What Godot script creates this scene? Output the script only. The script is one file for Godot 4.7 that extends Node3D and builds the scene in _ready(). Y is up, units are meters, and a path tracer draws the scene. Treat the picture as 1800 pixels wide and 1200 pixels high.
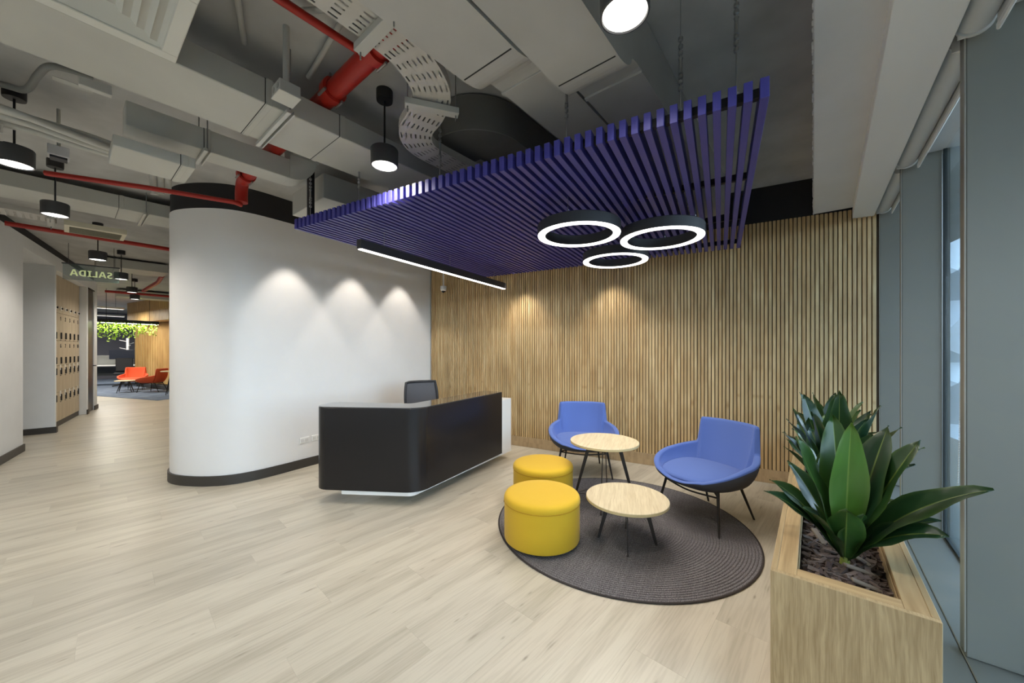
extends Node3D
# Office lobby. World axes follow the slatted wood wall: x along it, -z towards it. The facade, ceiling services and planter stand
# turned by FA (9.8 degrees); the corridor wall on the left is turned by LW (160 degrees).
const FA := deg_to_rad(9.8)
const LW := deg_to_rad(160.0)
const SLAB := 3.1
var used := {}
var mats := {}
var rng := RandomNumberGenerator.new()

# ------------------------------------------------------------------ frames
func W(x: float, h: float, d: float) -> Vector3:
	return Vector3(x, h, -d)
func FP(r: float, h: float, f: float) -> Vector3:      # facade frame: r to the right, f forward
	return Vector3(r * cos(FA) + f * sin(FA), h, r * sin(FA) - f * cos(FA))
func LP(s: float, h: float, t: float) -> Vector3:      # corridor wall frame: s along, t into the corridor
	return Vector3(-8.29, h, -1.06) + Basis(Vector3.UP, LW) * Vector3(s, 0, t)

# ------------------------------------------------------------------ nodes
func numbered(n: String) -> String:
	var k: int = used.get(n, -1) + 1
	used[n] = k
	return n if k == 0 else "%s_%03d" % [n, k]
func tag(o: Node3D, label: String, cat: String, group := "", kind := "") -> void:
	if label: o.set_meta("label", label)
	if cat: o.set_meta("category", cat)
	if group: o.set_meta("group", group)
	if kind: o.set_meta("kind", kind)
func thing(n: String, label: String, cat: String, at := Vector3.ZERO, turn := 0.0, group := "") -> Node3D:
	var o := Node3D.new()
	o.name = numbered(n)
	add_child(o)
	o.position = at
	o.rotation.y = turn
	tag(o, label, cat, group)
	return o
func struct(n: String, label: String, at := Vector3.ZERO, turn := 0.0) -> Node3D:
	var o := Node3D.new()
	o.name = numbered(n)
	add_child(o)
	o.position = at
	o.rotation.y = turn
	o.set_meta("kind", "structure")
	if label: o.set_meta("label", label)
	return o
func part(p: Node3D, n: String, m, mt: Material, at := Vector3.ZERO, bas := Basis.IDENTITY) -> MeshInstance3D:
	var o := MeshInstance3D.new()
	o.name = n
	o.mesh = m.commit() if m is SurfaceTool else m
	o.material_override = mt
	p.add_child(o, true)
	o.transform = Transform3D(bas, at)
	return o
func copy(o: Node3D, label := "", at := Vector3.ZERO, turn := 0.0) -> Node3D:
	var c: Node3D = o.duplicate()
	c.name = numbered(str(o.name).split("_0")[0])
	add_child(c)
	c.position = at
	c.rotation.y = turn
	if label: c.set_meta("label", label)
	return c

# ------------------------------------------------------------------ materials
func C(r: int, g: int, b: int) -> Color:
	return Color(r / 255.0, g / 255.0, b / 255.0)
func mat(c: Color, rough := 0.6, metal := 0.0, key := "") -> StandardMaterial3D:
	var k := str(c) + str(rough) + str(metal) + key
	if mats.has(k): return mats[k]
	var m := StandardMaterial3D.new()
	m.albedo_color = c
	m.roughness = rough
	m.metallic = metal
	mats[k] = m
	return m
func glow(c: Color, e: float) -> StandardMaterial3D:
	var m := mat(c, 0.5, 0.0, "glow" + str(e))
	m.emission_enabled = true
	m.emission = c
	m.emission_energy_multiplier = e
	return m
func noise_mat(c1: Color, c2: Color, rough: float, freq: float, tile: float, bump := 0.0, sd := 1) -> StandardMaterial3D:
	var m := StandardMaterial3D.new()
	var fn := FastNoiseLite.new()
	fn.seed = sd
	fn.frequency = freq
	fn.fractal_octaves = 4
	var im := Image.create(256, 256, false, Image.FORMAT_RGB8)
	var src := fn.get_seamless_image(256, 256)
	for y in 256:
		for x in 256:
			im.set_pixel(x, y, c1.lerp(c2, src.get_pixel(x, y).r))
	m.albedo_texture = ImageTexture.create_from_image(im)
	if bump > 0.0:
		var b := src.duplicate()
		b.convert(Image.FORMAT_RGBA8)
		b.bump_map_to_normal_map(bump)
		m.normal_enabled = true
		m.normal_texture = ImageTexture.create_from_image(b)
	m.uv1_triplanar = true
	m.uv1_scale = Vector3.ONE / tile
	m.roughness = rough
	return m
# Wood sheet, grain along v: base tone, growth streaks, fine pores, knots. kn = number of knots.
func wood_image(w: int, h: int, base: Color, dark: Color, streak: float, pore: float, sd: int, kn: int, arch := 0.0) -> ImageTexture:
	var n1 := FastNoiseLite.new(); n1.seed = sd; n1.frequency = 0.011; n1.fractal_octaves = 4
	var n2 := FastNoiseLite.new(); n2.seed = sd + 7; n2.frequency = 0.09; n2.fractal_octaves = 2
	var n3 := FastNoiseLite.new(); n3.seed = sd + 13; n3.frequency = 0.05; n3.fractal_octaves = 3
	var r := RandomNumberGenerator.new(); r.seed = sd
	var ks := []
	for i in kn: ks.append([r.randf() * w, r.randf() * h, r.randf_range(2.5, 7.0)])
	var im := Image.create(w, h, false, Image.FORMAT_RGB8)
	for y in h:
		for x in w:
			var xx := float(x)
			if arch > 0.0:
				var u := fmod(float(x) / w * 3.0, 1.0) - 0.5
				xx += arch * w * (u * u * 2.0) * (0.4 + 0.6 * float(y) / h) + 3.0 * n1.get_noise_2d(x * 0.3, y * 0.5)
			var a := n1.get_noise_2d(xx * 3.2, y * 0.22)
			var b := n2.get_noise_2d(xx * 3.0, y * 0.09)
			var t := clampf(0.5 + a * 1.3, 0.0, 1.0) * streak * 0.6 + clampf(0.45 + 1.6 * n3.get_noise_2d(xx * 2.6, y * 0.12), 0.0, 1.0) * streak * 0.45 + clampf(b, 0.0, 1.0) * pore
			for k in ks:
				var dx: float = (x - k[0]) / k[2]
				var dy: float = (y - k[1]) / (k[2] * 2.6)
				var q := dx * dx + dy * dy
				if q < 6.0: t += 0.55 * exp(-q)
			im.set_pixel(x, y, base.lerp(dark, clampf(t, 0.0, 1.0)))
	return ImageTexture.create_from_image(im)
# Whitewashed floor boards: broad soft streaks, short dark dashes, grain along v.
func floor_image(n: int, sd: int) -> ImageTexture:
	var a := FastNoiseLite.new(); a.seed = sd; a.frequency = 0.008; a.fractal_octaves = 3
	var b := FastNoiseLite.new(); b.seed = sd + 3; b.frequency = 0.06; b.fractal_octaves = 3
	var r := RandomNumberGenerator.new(); r.seed = sd
	var ks := []
	for i in 46: ks.append([r.randf() * n, r.randf() * n, r.randf_range(1.2, 3.4), r.randf_range(3.0, 16.0), r.randf_range(0.25, 0.6)])
	var base := C(196, 190, 176)
	var dark := C(152, 144, 129)
	var im := Image.create(n, n, false, Image.FORMAT_RGB8)
	for y in n:
		for x in n:
			var t := clampf(0.30 + a.get_noise_2d(x * 1.5, y * 0.16) * 1.5, 0.0, 1.0) * 0.36
			t += clampf(b.get_noise_2d(x * 2.0, y * 0.1) * 0.35, -0.08, 0.14)
			im.set_pixel(x, y, base.lerp(dark, clampf(t, 0.0, 1.0)))
	for k in ks:
		var hx := int(k[2] * 3.0)
		var hy := int(k[2] * k[3] * 1.6)
		for dy in range(-hy, hy + 1):
			for dx in range(-hx, hx + 1):
				var px := int(k[0]) + dx
				var py := int(k[1]) + dy
				if px < 0 or py < 0 or px >= n or py >= n: continue
				var q: float = pow(dx / k[2], 2.0) + pow(dy / (k[2] * k[3] * 0.6), 2.0)
				im.set_pixel(px, py, im.get_pixel(px, py).lerp(C(112, 102, 88), k[4] * exp(-q)))
	return ImageTexture.create_from_image(im)
func wood_mat(tex: Texture2D, tint: Color, rough: float) -> StandardMaterial3D:
	var m := StandardMaterial3D.new()
	m.albedo_texture = tex
	m.albedo_color = tint
	m.roughness = rough
	return m

# ------------------------------------------------------------------ mesh helpers
func ST() -> SurfaceTool:
	var st := SurfaceTool.new()
	st.begin(Mesh.PRIMITIVE_TRIANGLES)
	return st
func tri(st: SurfaceTool, a: Vector3, b: Vector3, c: Vector3, n: Vector3, ua := Vector2.ZERO, ub := Vector2.ZERO, uc := Vector2.ZERO) -> void:
	st.set_normal(n); st.set_uv(ua); st.add_vertex(a)
	if (b - a).cross(c - a).dot(n) > 0.0:
		st.set_normal(n); st.set_uv(uc); st.add_vertex(c)
		st.set_normal(n); st.set_uv(ub); st.add_vertex(b)
	else:
		st.set_normal(n); st.set_uv(ub); st.add_vertex(b)
		st.set_normal(n); st.set_uv(uc); st.add_vertex(c)
func quad(st: SurfaceTool, a: Vector3, b: Vector3, c: Vector3, d: Vector3, n: Vector3, uv := []) -> void:
	if uv.is_empty(): uv = [Vector2(0, 0), Vector2(1, 0), Vector2(1, 1), Vector2(0, 1)]
	tri(st, a, b, c, n, uv[0], uv[1], uv[2])
	tri(st, a, c, d, n, uv[0], uv[2], uv[3])
# Box with chamfer b. UV: v runs along axis g (metres * uvs), u across.
func box(st: SurfaceTool, c: Vector3, s: Vector3, b := 0.0, bas := Basis.IDENTITY, uvs := 1.0, uvo := Vector2.ZERO, g := 1) -> void:
	var e := s * 0.5
	for ax in 3:
		var t1 := (ax + 1) % 3
		var t2 := (ax + 2) % 3
		for sg: float in [-1.0, 1.0]:
			var n := Vector3.ZERO
			n[ax] = sg
			var ps := []
			var us := []
			for q: Vector2 in [Vector2(-1, -1), Vector2(1, -1), Vector2(1, 1), Vector2(-1, 1)]:
				var p := Vector3.ZERO
				p[ax] = sg * e[ax]
				p[t1] = q.x * (e[t1] - b)
				p[t2] = q.y * (e[t2] - b)
				ps.append(c + bas * p)
				var vv: float = p[g] if g != ax else p[t1]
				var o := t2
				if g == t2: o = t1
				us.append(uvo + Vector2(p[o] + (e[ax] if ax != g else 0.0), vv) * uvs)
			quad(st, ps[0], ps[1], ps[2], ps[3], bas * n, us)
	if b <= 0.0: return
	for ax in 3:
		var t1 := (ax + 1) % 3
		var t2 := (ax + 2) % 3
		for q: Vector2 in [Vector2(-1, -1), Vector2(1, -1), Vector2(1, 1), Vector2(-1, 1)]:
			var n := Vector3.ZERO
			n[t1] = q.x
			n[t2] = q.y
			var ps := []
			var us := []
			for k: Vector2 in [Vector2(-1, 0), Vector2(1, 0), Vector2(1, 1), Vector2(-1, 1)]:
				var p := Vector3.ZERO
				p[ax] = k.x * (e[ax] - b)
				p[t1] = q.x * (e[t1] - (b if k.y > 0.5 else 0.0))
				p[t2] = q.y * (e[t2] - (0.0 if k.y > 0.5 else b))
				ps.append(c + bas * p)
				var o := t1 if g != t1 else t2
				us.append(uvo + Vector2(p[o], p[g]) * uvs)
			quad(st, ps[0], ps[1], ps[2], ps[3], (bas * n).normalized(), us)
	for sx: float in [-1.0, 1.0]:
		for sy: float in [-1.0, 1.0]:
			for sz: float in [-1.0, 1.0]:
				var m := Vector3(sx, sy, sz)
				tri(st, c + bas * (m * (e - Vector3(0, b, b))), c + bas * (m * (e - Vector3(b, 0, b))), c + bas * (m * (e - Vector3(b, b, 0))), (bas * m).normalized())
func bx(s: Vector3, b := 0.0, c := Vector3.ZERO, bas := Basis.IDENTITY) -> SurfaceTool:
	var st := ST()
	box(st, c, s, b, bas)
	return st
# Surface from a grid of points; normals from the grid itself. wrap closes each row.
func grid(st: SurfaceTool, rows: Array, wrap := false, flip := false, cols := [], uvs := []) -> void:
	var nr := rows.size()
	var nc: int = rows[0].size()
	var nn := []
	for i in nr:
		var line := []
		for j in nc:
			var a: Vector3 = rows[i][(j + 1) % nc] if wrap else rows[i][mini(j + 1, nc - 1)]
			var b: Vector3 = rows[i][(j - 1 + nc) % nc] if wrap else rows[i][maxi(j - 1, 0)]
			var c: Vector3 = rows[mini(i + 1, nr - 1)][j]
			var d: Vector3 = rows[maxi(i - 1, 0)][j]
			var n := (a - b).cross(c - d)
			if n.length() < 1e-12 and i == 0: n = (rows[1][(j + 1) % nc] - rows[1][(j - 1 + nc) % nc]).cross(c - d)
			if n.length() < 1e-12 and i == nr - 1: n = (rows[i - 1][(j + 1) % nc] - rows[i - 1][(j - 1 + nc) % nc]).cross(c - d)
			n = n.normalized()
			line.append(-n if flip else n)
		nn.append(line)
	for i in nr - 1:
		for j in (nc if wrap else nc - 1):
			var k := (j + 1) % nc
			var ij := [[i, j], [i, k], [i + 1, k], [i + 1, j]]
			for t in [[0, 1, 2], [0, 2, 3]]:
				var p0: Vector3 = rows[ij[t[0]][0]][ij[t[0]][1]]
				var p1: Vector3 = rows[ij[t[1]][0]][ij[t[1]][1]]
				var p2: Vector3 = rows[ij[t[2]][0]][ij[t[2]][1]]
				if (p1 - p0).cross(p2 - p0).length() < 1e-13: continue
				var od := [t[0], t[2], t[1]] if not flip else [t[0], t[1], t[2]]
				for o in od:
					st.set_normal(nn[ij[o][0]][ij[o][1]])
					if cols.size(): st.set_color(cols[ij[o][0]][ij[o][1]])
					if uvs.size(): st.set_uv(uvs[ij[o][0]][ij[o][1]])
					else: st.set_uv(Vector2(float(ij[o][1]) / nc, float(ij[o][0]) / nr))
					st.add_vertex(rows[ij[o][0]][ij[o][1]])
func lathe(st: SurfaceTool, prof: Array, n := 40, o := Vector3.ZERO) -> void:
	for k in prof.size() - 1:
		var p: Vector2 = prof[k]
		var q: Vector2 = prof[k + 1]
		var t := (q - p)
		if t.length() < 1e-9: continue
		var nr := Vector2(t.y, -t.x).normalized()
		var np := nr
		var nq := nr
		if k > 0:
			var tp: Vector2 = p - prof[k - 1]
			if tp.length() > 1e-9 and tp.normalized().dot(t.normalized()) > 0.75: np = (nr + Vector2(tp.y, -tp.x).normalized()).normalized()
		if k < prof.size() - 2:
			var tq: Vector2 = prof[k + 2] - q
			if tq.length() > 1e-9 and tq.normalized().dot(t.normalized()) > 0.75: nq = (nr + Vector2(tq.y, -tq.x).normalized()).normalized()
		for j in n:
			var a0 := TAU * j / n
			var a1 := TAU * (j + 1) / n
			var vs := []
			for e in [[p, a0, np], [p, a1, np], [q, a1, nq], [q, a0, nq]]:
				vs.append([o + Vector3(e[0].x * cos(e[1]), e[0].y, e[0].x * sin(e[1])), Vector3(e[2].x * cos(e[1]), e[2].y, e[2].x * sin(e[1]))])
			for t3 in [[0, 1, 2], [0, 2, 3]]:
				var A: Vector3 = vs[t3[0]][0]
				var B: Vector3 = vs[t3[1]][0]
				var D: Vector3 = vs[t3[2]][0]
				var cr := (B - A).cross(D - A)
				if cr.length() < 1e-13: continue
				var od := [t3[0], t3[1], t3[2]]
				if cr.dot(vs[t3[0]][1] + vs[t3[1]][1] + vs[t3[2]][1]) > 0.0: od = [t3[0], t3[2], t3[1]]
				for x in od:
					st.set_normal(vs[x][1])
					st.set_uv(Vector2(vs[x][0].x, vs[x][0].z))
					st.add_vertex(vs[x][0])
func lathed(prof: Array, n := 40) -> SurfaceTool:
	var st := ST()
	lathe(st, prof, n)
	return st
func tube(st: SurfaceTool, pts: Array, r, n := 10) -> void:
	var rows := []
	var up := Vector3.UP
	for i in pts.size():
		var t: Vector3 = (pts[mini(i + 1, pts.size() - 1)] - pts[maxi(i - 1, 0)]).normalized()
		if absf(t.dot(up)) > 0.95: up = Vector3.RIGHT if absf(t.x) < 0.9 else Vector3.FORWARD
		var a := t.cross(up).normalized()
		var b := a.cross(t).normalized()
		up = b
		var rr: float = r[i] if r is Array else r
		var row := []
		for j in n: row.append(pts[i] + (a * cos(TAU * j / n) + b * sin(TAU * j / n)) * rr)
		rows.append(row)
	grid(st, rows, true, false)
	for e in [0, pts.size() - 1]:
		var nrm: Vector3 = (pts[0] - pts[1]).normalized() if e == 0 else (pts[e] - pts[e - 1]).normalized()
		for j in n: tri(st, pts[e], rows[e][j], rows[e][(j + 1) % n], nrm)
func tubed(pts: Array, r, n := 10) -> SurfaceTool:
	var st := ST()
	tube(st, pts, r, n)
	return st
func spline(ctrl: Array, per := 6) -> Array:
	var o := []
	for i in ctrl.size() - 1:
		for k in per: o.append(ctrl[i].cubic_interpolate(ctrl[i + 1], ctrl[maxi(i - 1, 0)], ctrl[mini(i + 2, ctrl.size() - 1)], float(k) / per))
	o.append(ctrl[-1])
	return o
# Vertical prism over a polygon of (x, d) points, h0..h1.
func prism(st: SurfaceTool, poly: PackedVector2Array, h0: float, h1: float, bev := 0.0, uvs := 1.0) -> void:
	if Geometry2D.is_polygon_clockwise(poly): poly.reverse()
	var n := poly.size()
	var nrm := []
	for i in n:
		var a := (poly[(i + 1) % n] - poly[i]).normalized()
		nrm.append(Vector2(a.y, -a.x))
	var ins := PackedVector2Array()
	var vn := []
	for i in n:
		var p: Vector2 = nrm[(i - 1 + n) % n]
		var q: Vector2 = nrm[i]
		var m := (p + q).normalized()
		vn.append([m, m] if p.dot(q) > 0.8 else [p, q])
		ins.append(poly[i] - m * bev / maxf(m.dot(q), 0.3))
	var idx := Geometry2D.triangulate_polygon(ins)
	for k in range(0, idx.size(), 3):
		for e in [[h0, -1.0], [h1, 1.0]]:
			var v := []
			var u := []
			for z in 3:
				v.append(W(ins[idx[k + z]].x, e[0], ins[idx[k + z]].y))
				u.append(ins[idx[k + z]] * uvs)
			tri(st, v[0], v[1], v[2], Vector3(0, e[1], 0), u[0], u[1], u[2])
	for i in n:
		var j := (i + 1) % n
		var na: Vector2 = vn[i][1]
		var nb: Vector2 = vn[j][0]
		var lv := [[ins[i], ins[j], h0, 0.5], [poly[i], poly[j], h0 + bev, 0.0], [poly[i], poly[j], h1 - bev, 0.0], [ins[i], ins[j], h1, 0.5]]
		for l in 3:
			if bev <= 0.0 and l != 1: continue
			var p: Array = lv[l]
			var q: Array = lv[l + 1]
			var vs := [W(p[0].x, p[2], p[0].y), W(p[1].x, p[2], p[1].y), W(q[1].x, q[2], q[1].y), W(q[0].x, q[2], q[0].y)]
			var up := -0.7 if l == 0 else (0.7 if l == 2 else 0.0)
			var ns := [Vector3(na.x, up, -na.y).normalized(), Vector3(nb.x, up, -nb.y).normalized()]
			var no := [ns[0], ns[1], ns[1], ns[0]]
			for t in [[0, 1, 2], [0, 2, 3]]:
				var cr: Vector3 = (vs[t[1]] - vs[t[0]]).cross(vs[t[2]] - vs[t[0]])
				if cr.length() < 1e-13: continue
				var od: Array = t if cr.dot(no[t[0]]) < 0.0 else [t[0], t[2], t[1]]
				for x in od:
					st.set_normal(no[x])
					st.set_uv(Vector2(vs[x].x, vs[x].y) * uvs)
					st.add_vertex(vs[x])
func prismed(poly: Array, h0: float, h1: float, bev := 0.0) -> SurfaceTool:
	var st := ST()
	prism(st, PackedVector2Array(poly), h0, h1, bev)
	return st
func rounded(poly: Array, rad: Array, n := 8) -> Array:
	var o := []
	var m := poly.size()
	for i in m:
		var p: Vector2 = poly[i]
		if rad[i] <= 0.0:
			o.append(p)
			continue
		var a: Vector2 = (poly[(i - 1 + m) % m] - p).normalized()
		var b: Vector2 = (poly[(i + 1) % m] - p).normalized()
		var half := acos(clampf(a.dot(b), -1, 1)) / 2.0
		var l: float = rad[i] / tan(half)
		for k in n + 1:
			var t := float(k) / n
			var q0 := p + a * l
			var q2 := p + b * l
			var cen: Vector2 = p + (a + b).normalized() * (rad[i] / sin(half))
			var d0 := (q0 - cen).angle()
			var d1 := d0 + wrapf((q2 - cen).angle() - d0, -PI, PI)
			o.append(cen + Vector2.from_angle(lerpf(d0, d1, t)) * rad[i])
	return o
# Wall that follows a path of (x, d) points; th is laid to the right-hand back of the path.
func ribbon(st: SurfaceTool, path: Array, h0: float, h1: float, th: float) -> void:
	var n := path.size()
	var nv := []
	for i in n:
		var t: Vector2 = (path[mini(i + 1, n - 1)] - path[maxi(i - 1, 0)]).normalized()
		nv.append(Vector2(-t.y, t.x))
	var bot := []
	var top := []
	var bt := []
	var bb := []
	for i in n:
		var b: Vector2 = path[i] - nv[i] * th
		bot.append(W(path[i].x, h0, path[i].y)); top.append(W(path[i].x, h1, path[i].y))
		bt.append(W(b.x, h1, b.y)); bb.append(W(b.x, h0, b.y))
	for i in n - 1:
		var N0 := Vector3(nv[i].x, 0, -nv[i].y)
		var N1 := Vector3(nv[i + 1].x, 0, -nv[i + 1].y)
		for sd in [[bot, top, 1.0], [bb, bt, -1.0]]:
			var vs := [sd[0][i], sd[0][i + 1], sd[1][i + 1], sd[1][i]]
			var no := [N0 * sd[2], N1 * sd[2], N1 * sd[2], N0 * sd[2]]
			for t in [[0, 1, 2], [0, 2, 3]]:
				var cr: Vector3 = (vs[t[1]] - vs[t[0]]).cross(vs[t[2]] - vs[t[0]])
				var od: Array = t if cr.dot(no[t[0]]) < 0.0 else [t[0], t[2], t[1]]
				for x in od:
					st.set_normal(no[x]); st.set_uv(Vector2(vs[x].x, vs[x].y)); st.add_vertex(vs[x])
		quad(st, top[i], top[i + 1], bt[i + 1], bt[i], Vector3.UP)
		quad(st, bot[i], bot[i + 1], bb[i + 1], bb[i], Vector3.DOWN)
	for e in [0, n - 1]:
		var t2: Vector2 = (path[1] - path[0]).normalized() * (-1.0 if e == 0 else 0.0) + ((path[n - 1] - path[n - 2]).normalized() if e > 0 else Vector2.ZERO)
		quad(st, bot[e], top[e], bt[e], bb[e], Vector3(t2.x, 0, -t2.y))
func text_mesh(s: String, size: float, depth: float) -> TextMesh:
	var t := TextMesh.new()
	var f := SystemFont.new()
	f.font_names = PackedStringArray(["Droid Sans"])
	f.font_weight = 700
	t.font = f
	t.text = s
	t.font_size = 64
	t.pixel_size = size / 64.0 * 1.37
	t.depth = depth
	return t
func spot(p: Node3D, at: Vector3, dir: Vector3, e: float, ang: float, size: float, col: Color, blend := 0.5) -> void:
	var l := SpotLight3D.new()
	l.name = "lamp_light"
	l.light_energy = e
	l.light_color = col
	l.spot_angle = ang
	l.spot_angle_attenuation = blend
	l.spot_range = 40.0
	l.spot_attenuation = 2.0
	l.light_size = size
	l.shadow_enabled = true
	p.add_child(l, true)
	l.transform = Transform3D(Basis.looking_at(dir, Vector3.RIGHT if absf(dir.normalized().y) > 0.9 else Vector3.UP), at)

func _ready() -> void:
	rng.seed = 20240
	# ---- camera: level, 14 mm wide, horizon a little under the middle
	var cam := Camera3D.new()
	cam.name = "camera"
	add_child(cam)
	cam.position = Vector3(0, 1.4, 0)
	cam.rotation_degrees.y = 29.6
	cam.set_frustum(2.0 * 0.05 * 600.0 / 645.0, Vector2(0, 0.05 * 13.0 / 645.0), 0.05, 200.0)
	cam.current = true
	# ---- dull evening sky
	var env := Environment.new()
	env.background_mode = Environment.BG_SKY
	var sky := Sky.new()
	var sm := ProceduralSkyMaterial.new()
	sm.sky_top_color = C(112, 134, 154)
	sm.sky_horizon_color = C(154, 172, 184)
	sm.ground_horizon_color = C(120, 134, 140)
	sm.ground_bottom_color = C(80, 88, 92)
	sm.sun_angle_max = 0.0
	sm.sky_energy_multiplier = 3.7
	sky.sky_material = sm
	env.sky = sky
	env.tonemap_mode = Environment.TONE_MAPPER_LINEAR
	env.tonemap_exposure = 1.08
	env.sdfgi_enabled = true
	env.ssao_enabled = true
	env.ssil_enabled = true
	var we := WorldEnvironment.new()
	we.name = "environment"
	we.environment = env
	add_child(we)
	shell()
	facade()
	canopy()
	lamps()
	services()
	desk()
	lounge()
	planter()
	corridor()
	far_office()

# ------------------------------------------------------------------ room shell
func shell() -> void:
	var white := noise_mat(C(234, 233, 232), C(231, 230, 228), 0.38, 0.02, 2.0, 0.0, 3)
	var slabm := noise_mat(C(196, 196, 193), C(172, 172, 169), 0.85, 0.02, 2.2, 0.6, 11)
	var black := mat(C(34, 33, 35), 0.8)
	var basem := mat(C(58, 54, 49), 0.5)
	var subm := mat(C(96, 90, 80), 0.9)
	# floor: screed with boards laid on it
	var fl := struct("floor", "pale whitewashed oak plank floor", Vector3.ZERO)
	part(fl, "screed", prismed([Vector2(-26, -6), Vector2(3.2, -6), Vector2(3.2, 6.0), Vector2(3.2, 12), Vector2(-26, 12)], -0.2, -0.012), subm)
	var ftex := floor_image(1024, 5)
	var tones := [C(255, 254, 250), C(248, 247, 243), C(251, 249, 245), C(243, 242, 238)]
	var fm := []
	for t: Color in tones: fm.append(wood_mat(ftex, t, 0.34))
	var pa := deg_to_rad(13.0)
	var pw := 0.228
	var pl := 1.22
	var var_mesh := []
	for k in 20:
		var st := ST()
		box(st, Vector3(0, -0.006, 0), Vector3(pw - 0.0003, 0.012, pl - 0.0002), 0.0003, Basis.IDENTITY, 0.5, Vector2(rng.randf_range(0.07, 0.92), rng.randf_range(0.32, 0.68)), 2)
		var_mesh.append(st.commit())
	var spots := []
	var bas := Basis(Vector3.UP, -pa)
	var vx := Vector2(-sin(deg_to_rad(29.6)), cos(deg_to_rad(29.6)))
	for i in range(-82, 14):
		var off := fposmod(i * 0.383, 1.0) * pl
		for j in range(-6, 9):
			var p := bas * Vector3(i * pw + 0.06, 0, -(j * pl + off))
			var d := -p.z
			var fr := p.x * cos(FA) - d * sin(FA)
			if fr > 0.45 or d > 5.35 and p.x > -4.3 or p.x < -16.5 or d > 6.5: continue
			if d < -4.5: continue
			var zc := p.x * vx.x + d * vx.y
			var xc := p.x * vx.y - d * vx.x
			var seen := zc > 0.2 and absf(xc) < zc * 1.45 + 0.7 and not (p.x < -4.6 and d > 1.7 - (p.x + 5.0) * 0.33)
			var dist := maxf(zc, 0.4)
			spots.append([0.0 if not seen else 1.0 / dist, p])
	spots.sort_custom(func(a, b): return a[0] > b[0])
	var rest := ST()
	for k in spots.size():
		var v := rng.randi() % 20
		var t := rng.randi() % 4
		if k < 298 and spots[k][0] > 0.0:
			part(fl, "plank", var_mesh[v], fm[t], spots[k][1], bas)
		else:
			rest.append_from(var_mesh[v], 0, Transform3D(bas, spots[k][1]))
	var ro := part(fl, "far_planks", rest, fm[1])
	ro.set_meta("kind", "stuff")
	# ceiling slab, with a dropped beam along the window side
	var ce := struct("ceiling", "bare grey concrete slab", Vector3.ZERO)
	part(ce, "slab", prismed([Vector2(-26, -6), Vector2(3.2, -6), Vector2(3.2, 12), Vector2(-26, 12)], SLAB, SLAB + 0.25), slabm)
	var be := struct("beam", "pale plastered beam along the windows", FP(0.0, 0, 0), -FA)
	var st2 := ST()
	box(st2, Vector3(0.4, 2.93, -0.9), Vector3(0.8, 0.4, 7.6), 0.004)
	for k in 150:                                           # ragged plaster edge
		var z := 2.0 - k * 0.045 - rng.randf() * 0.02
		box(st2, Vector3(0.001, 2.742 + rng.randf() * 0.012, z), Vector3(rng.randf_range(0.006, 0.016), 0.02, rng.randf_range(0.008, 0.03)), 0.003)
	part(be, "beam_body", st2, noise_mat(C(218, 219, 218), C(212, 213, 212), 0.8, 0.02, 2.0, 0.15, 21))
	# wood wall: backing board and 157 slats
	var wb := struct("wall_back", "oak slatted feature wall", W(0, 0, 0))
	part(wb, "backing", bx(Vector3(5.6, SLAB, 0.12), 0.0, Vector3(-1.48, SLAB / 2, -4.74)), mat(C(74, 58, 42), 0.8))
	var wtex := wood_image(512, 1024, C(216, 193, 150), C(172, 143, 100), 0.7, 0.35, 31, 16)
	var wt := [wood_mat(wtex, C(255, 252, 246), 0.5), wood_mat(wtex, C(240, 236, 228), 0.5), wood_mat(wtex, C(250, 242, 230), 0.5)]
	var sl := []
	for k in 12:
		var st := ST()
		box(st, Vector3(0, 1.435, 0), Vector3(0.0268, 2.59, 0.02), 0.0022, Basis.IDENTITY, 0.36, Vector2(0.04 + 0.07 * k, 0.5), 1)
		sl.append(st.commit())
	var n := 157
	for k in n:
		part(wb, "slat", sl[rng.randi() % 12], wt[rng.randi() % 3], W(-4.195 + 0.0348 * (k + 0.5), 0, 4.664))
	for k in 3:
		part(wb, "skirting_board", bx(Vector3(1.818, 0.138, 0.022), 0.002, Vector3(-4.195 + 1.821 * (k + 0.5), 0.07, -4.664)), wood_mat(ftex, C(238, 214, 180), 0.45))
	part(wb, "upper_wall", bx(Vector3(5.6, 0.37, 0.02), 0.0, Vector3(-1.48, 2.915, -4.668)), black)
	# white wall that curves away into the corridor
	var ctrl := [Vector2(-4.215, 4.68), Vector2(-4.25, 3.6), Vector2(-4.285, 2.7), Vector2(-4.30, 2.3), Vector2(-4.335, 2.02), Vector2(-4.43, 1.83), Vector2(-4.62, 1.685), Vector2(-4.86, 1.595), Vector2(-5.05, 1.585), Vector2(-5.22, 1.64), Vector2(-5.38, 1.75), Vector2(-5.8, 1.93), Vector2(-9.0, 2.98), Vector2(-13.2, 4.35)]
	var path := spline(ctrl, 7)
	var wc := struct("wall_curved", "smooth white wall curving round into the corridor")
	var cw := ST()
	ribbon(cw, path, 0.0, 2.84, 0.12)
	part(wc, "white_face", cw, white)
	var inner := []
	for i in path.size():
		var t: Vector2 = (path[mini(i + 1, path.size() - 1)] - path[maxi(i - 1, 0)]).normalized()
		inner.append(path[i] - Vector2(-t.y, t.x) * 0.006)
	var cu := ST()
	ribbon(cu, inner, 2.84, SLAB, 0.1)
	part(wc, "black_upper_wall", cu, black)
	var outer := []
	for i in path.size():
		var t: Vector2 = (path[mini(i + 1, path.size() - 1)] - path[maxi(i - 1, 0)]).normalized()
		outer.append(path[i] + Vector2(-t.y, t.x) * 0.016)
	var bb := struct("baseboard_curved", "dark brown baseboard following the curved white wall")
	var cb := ST()
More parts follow.
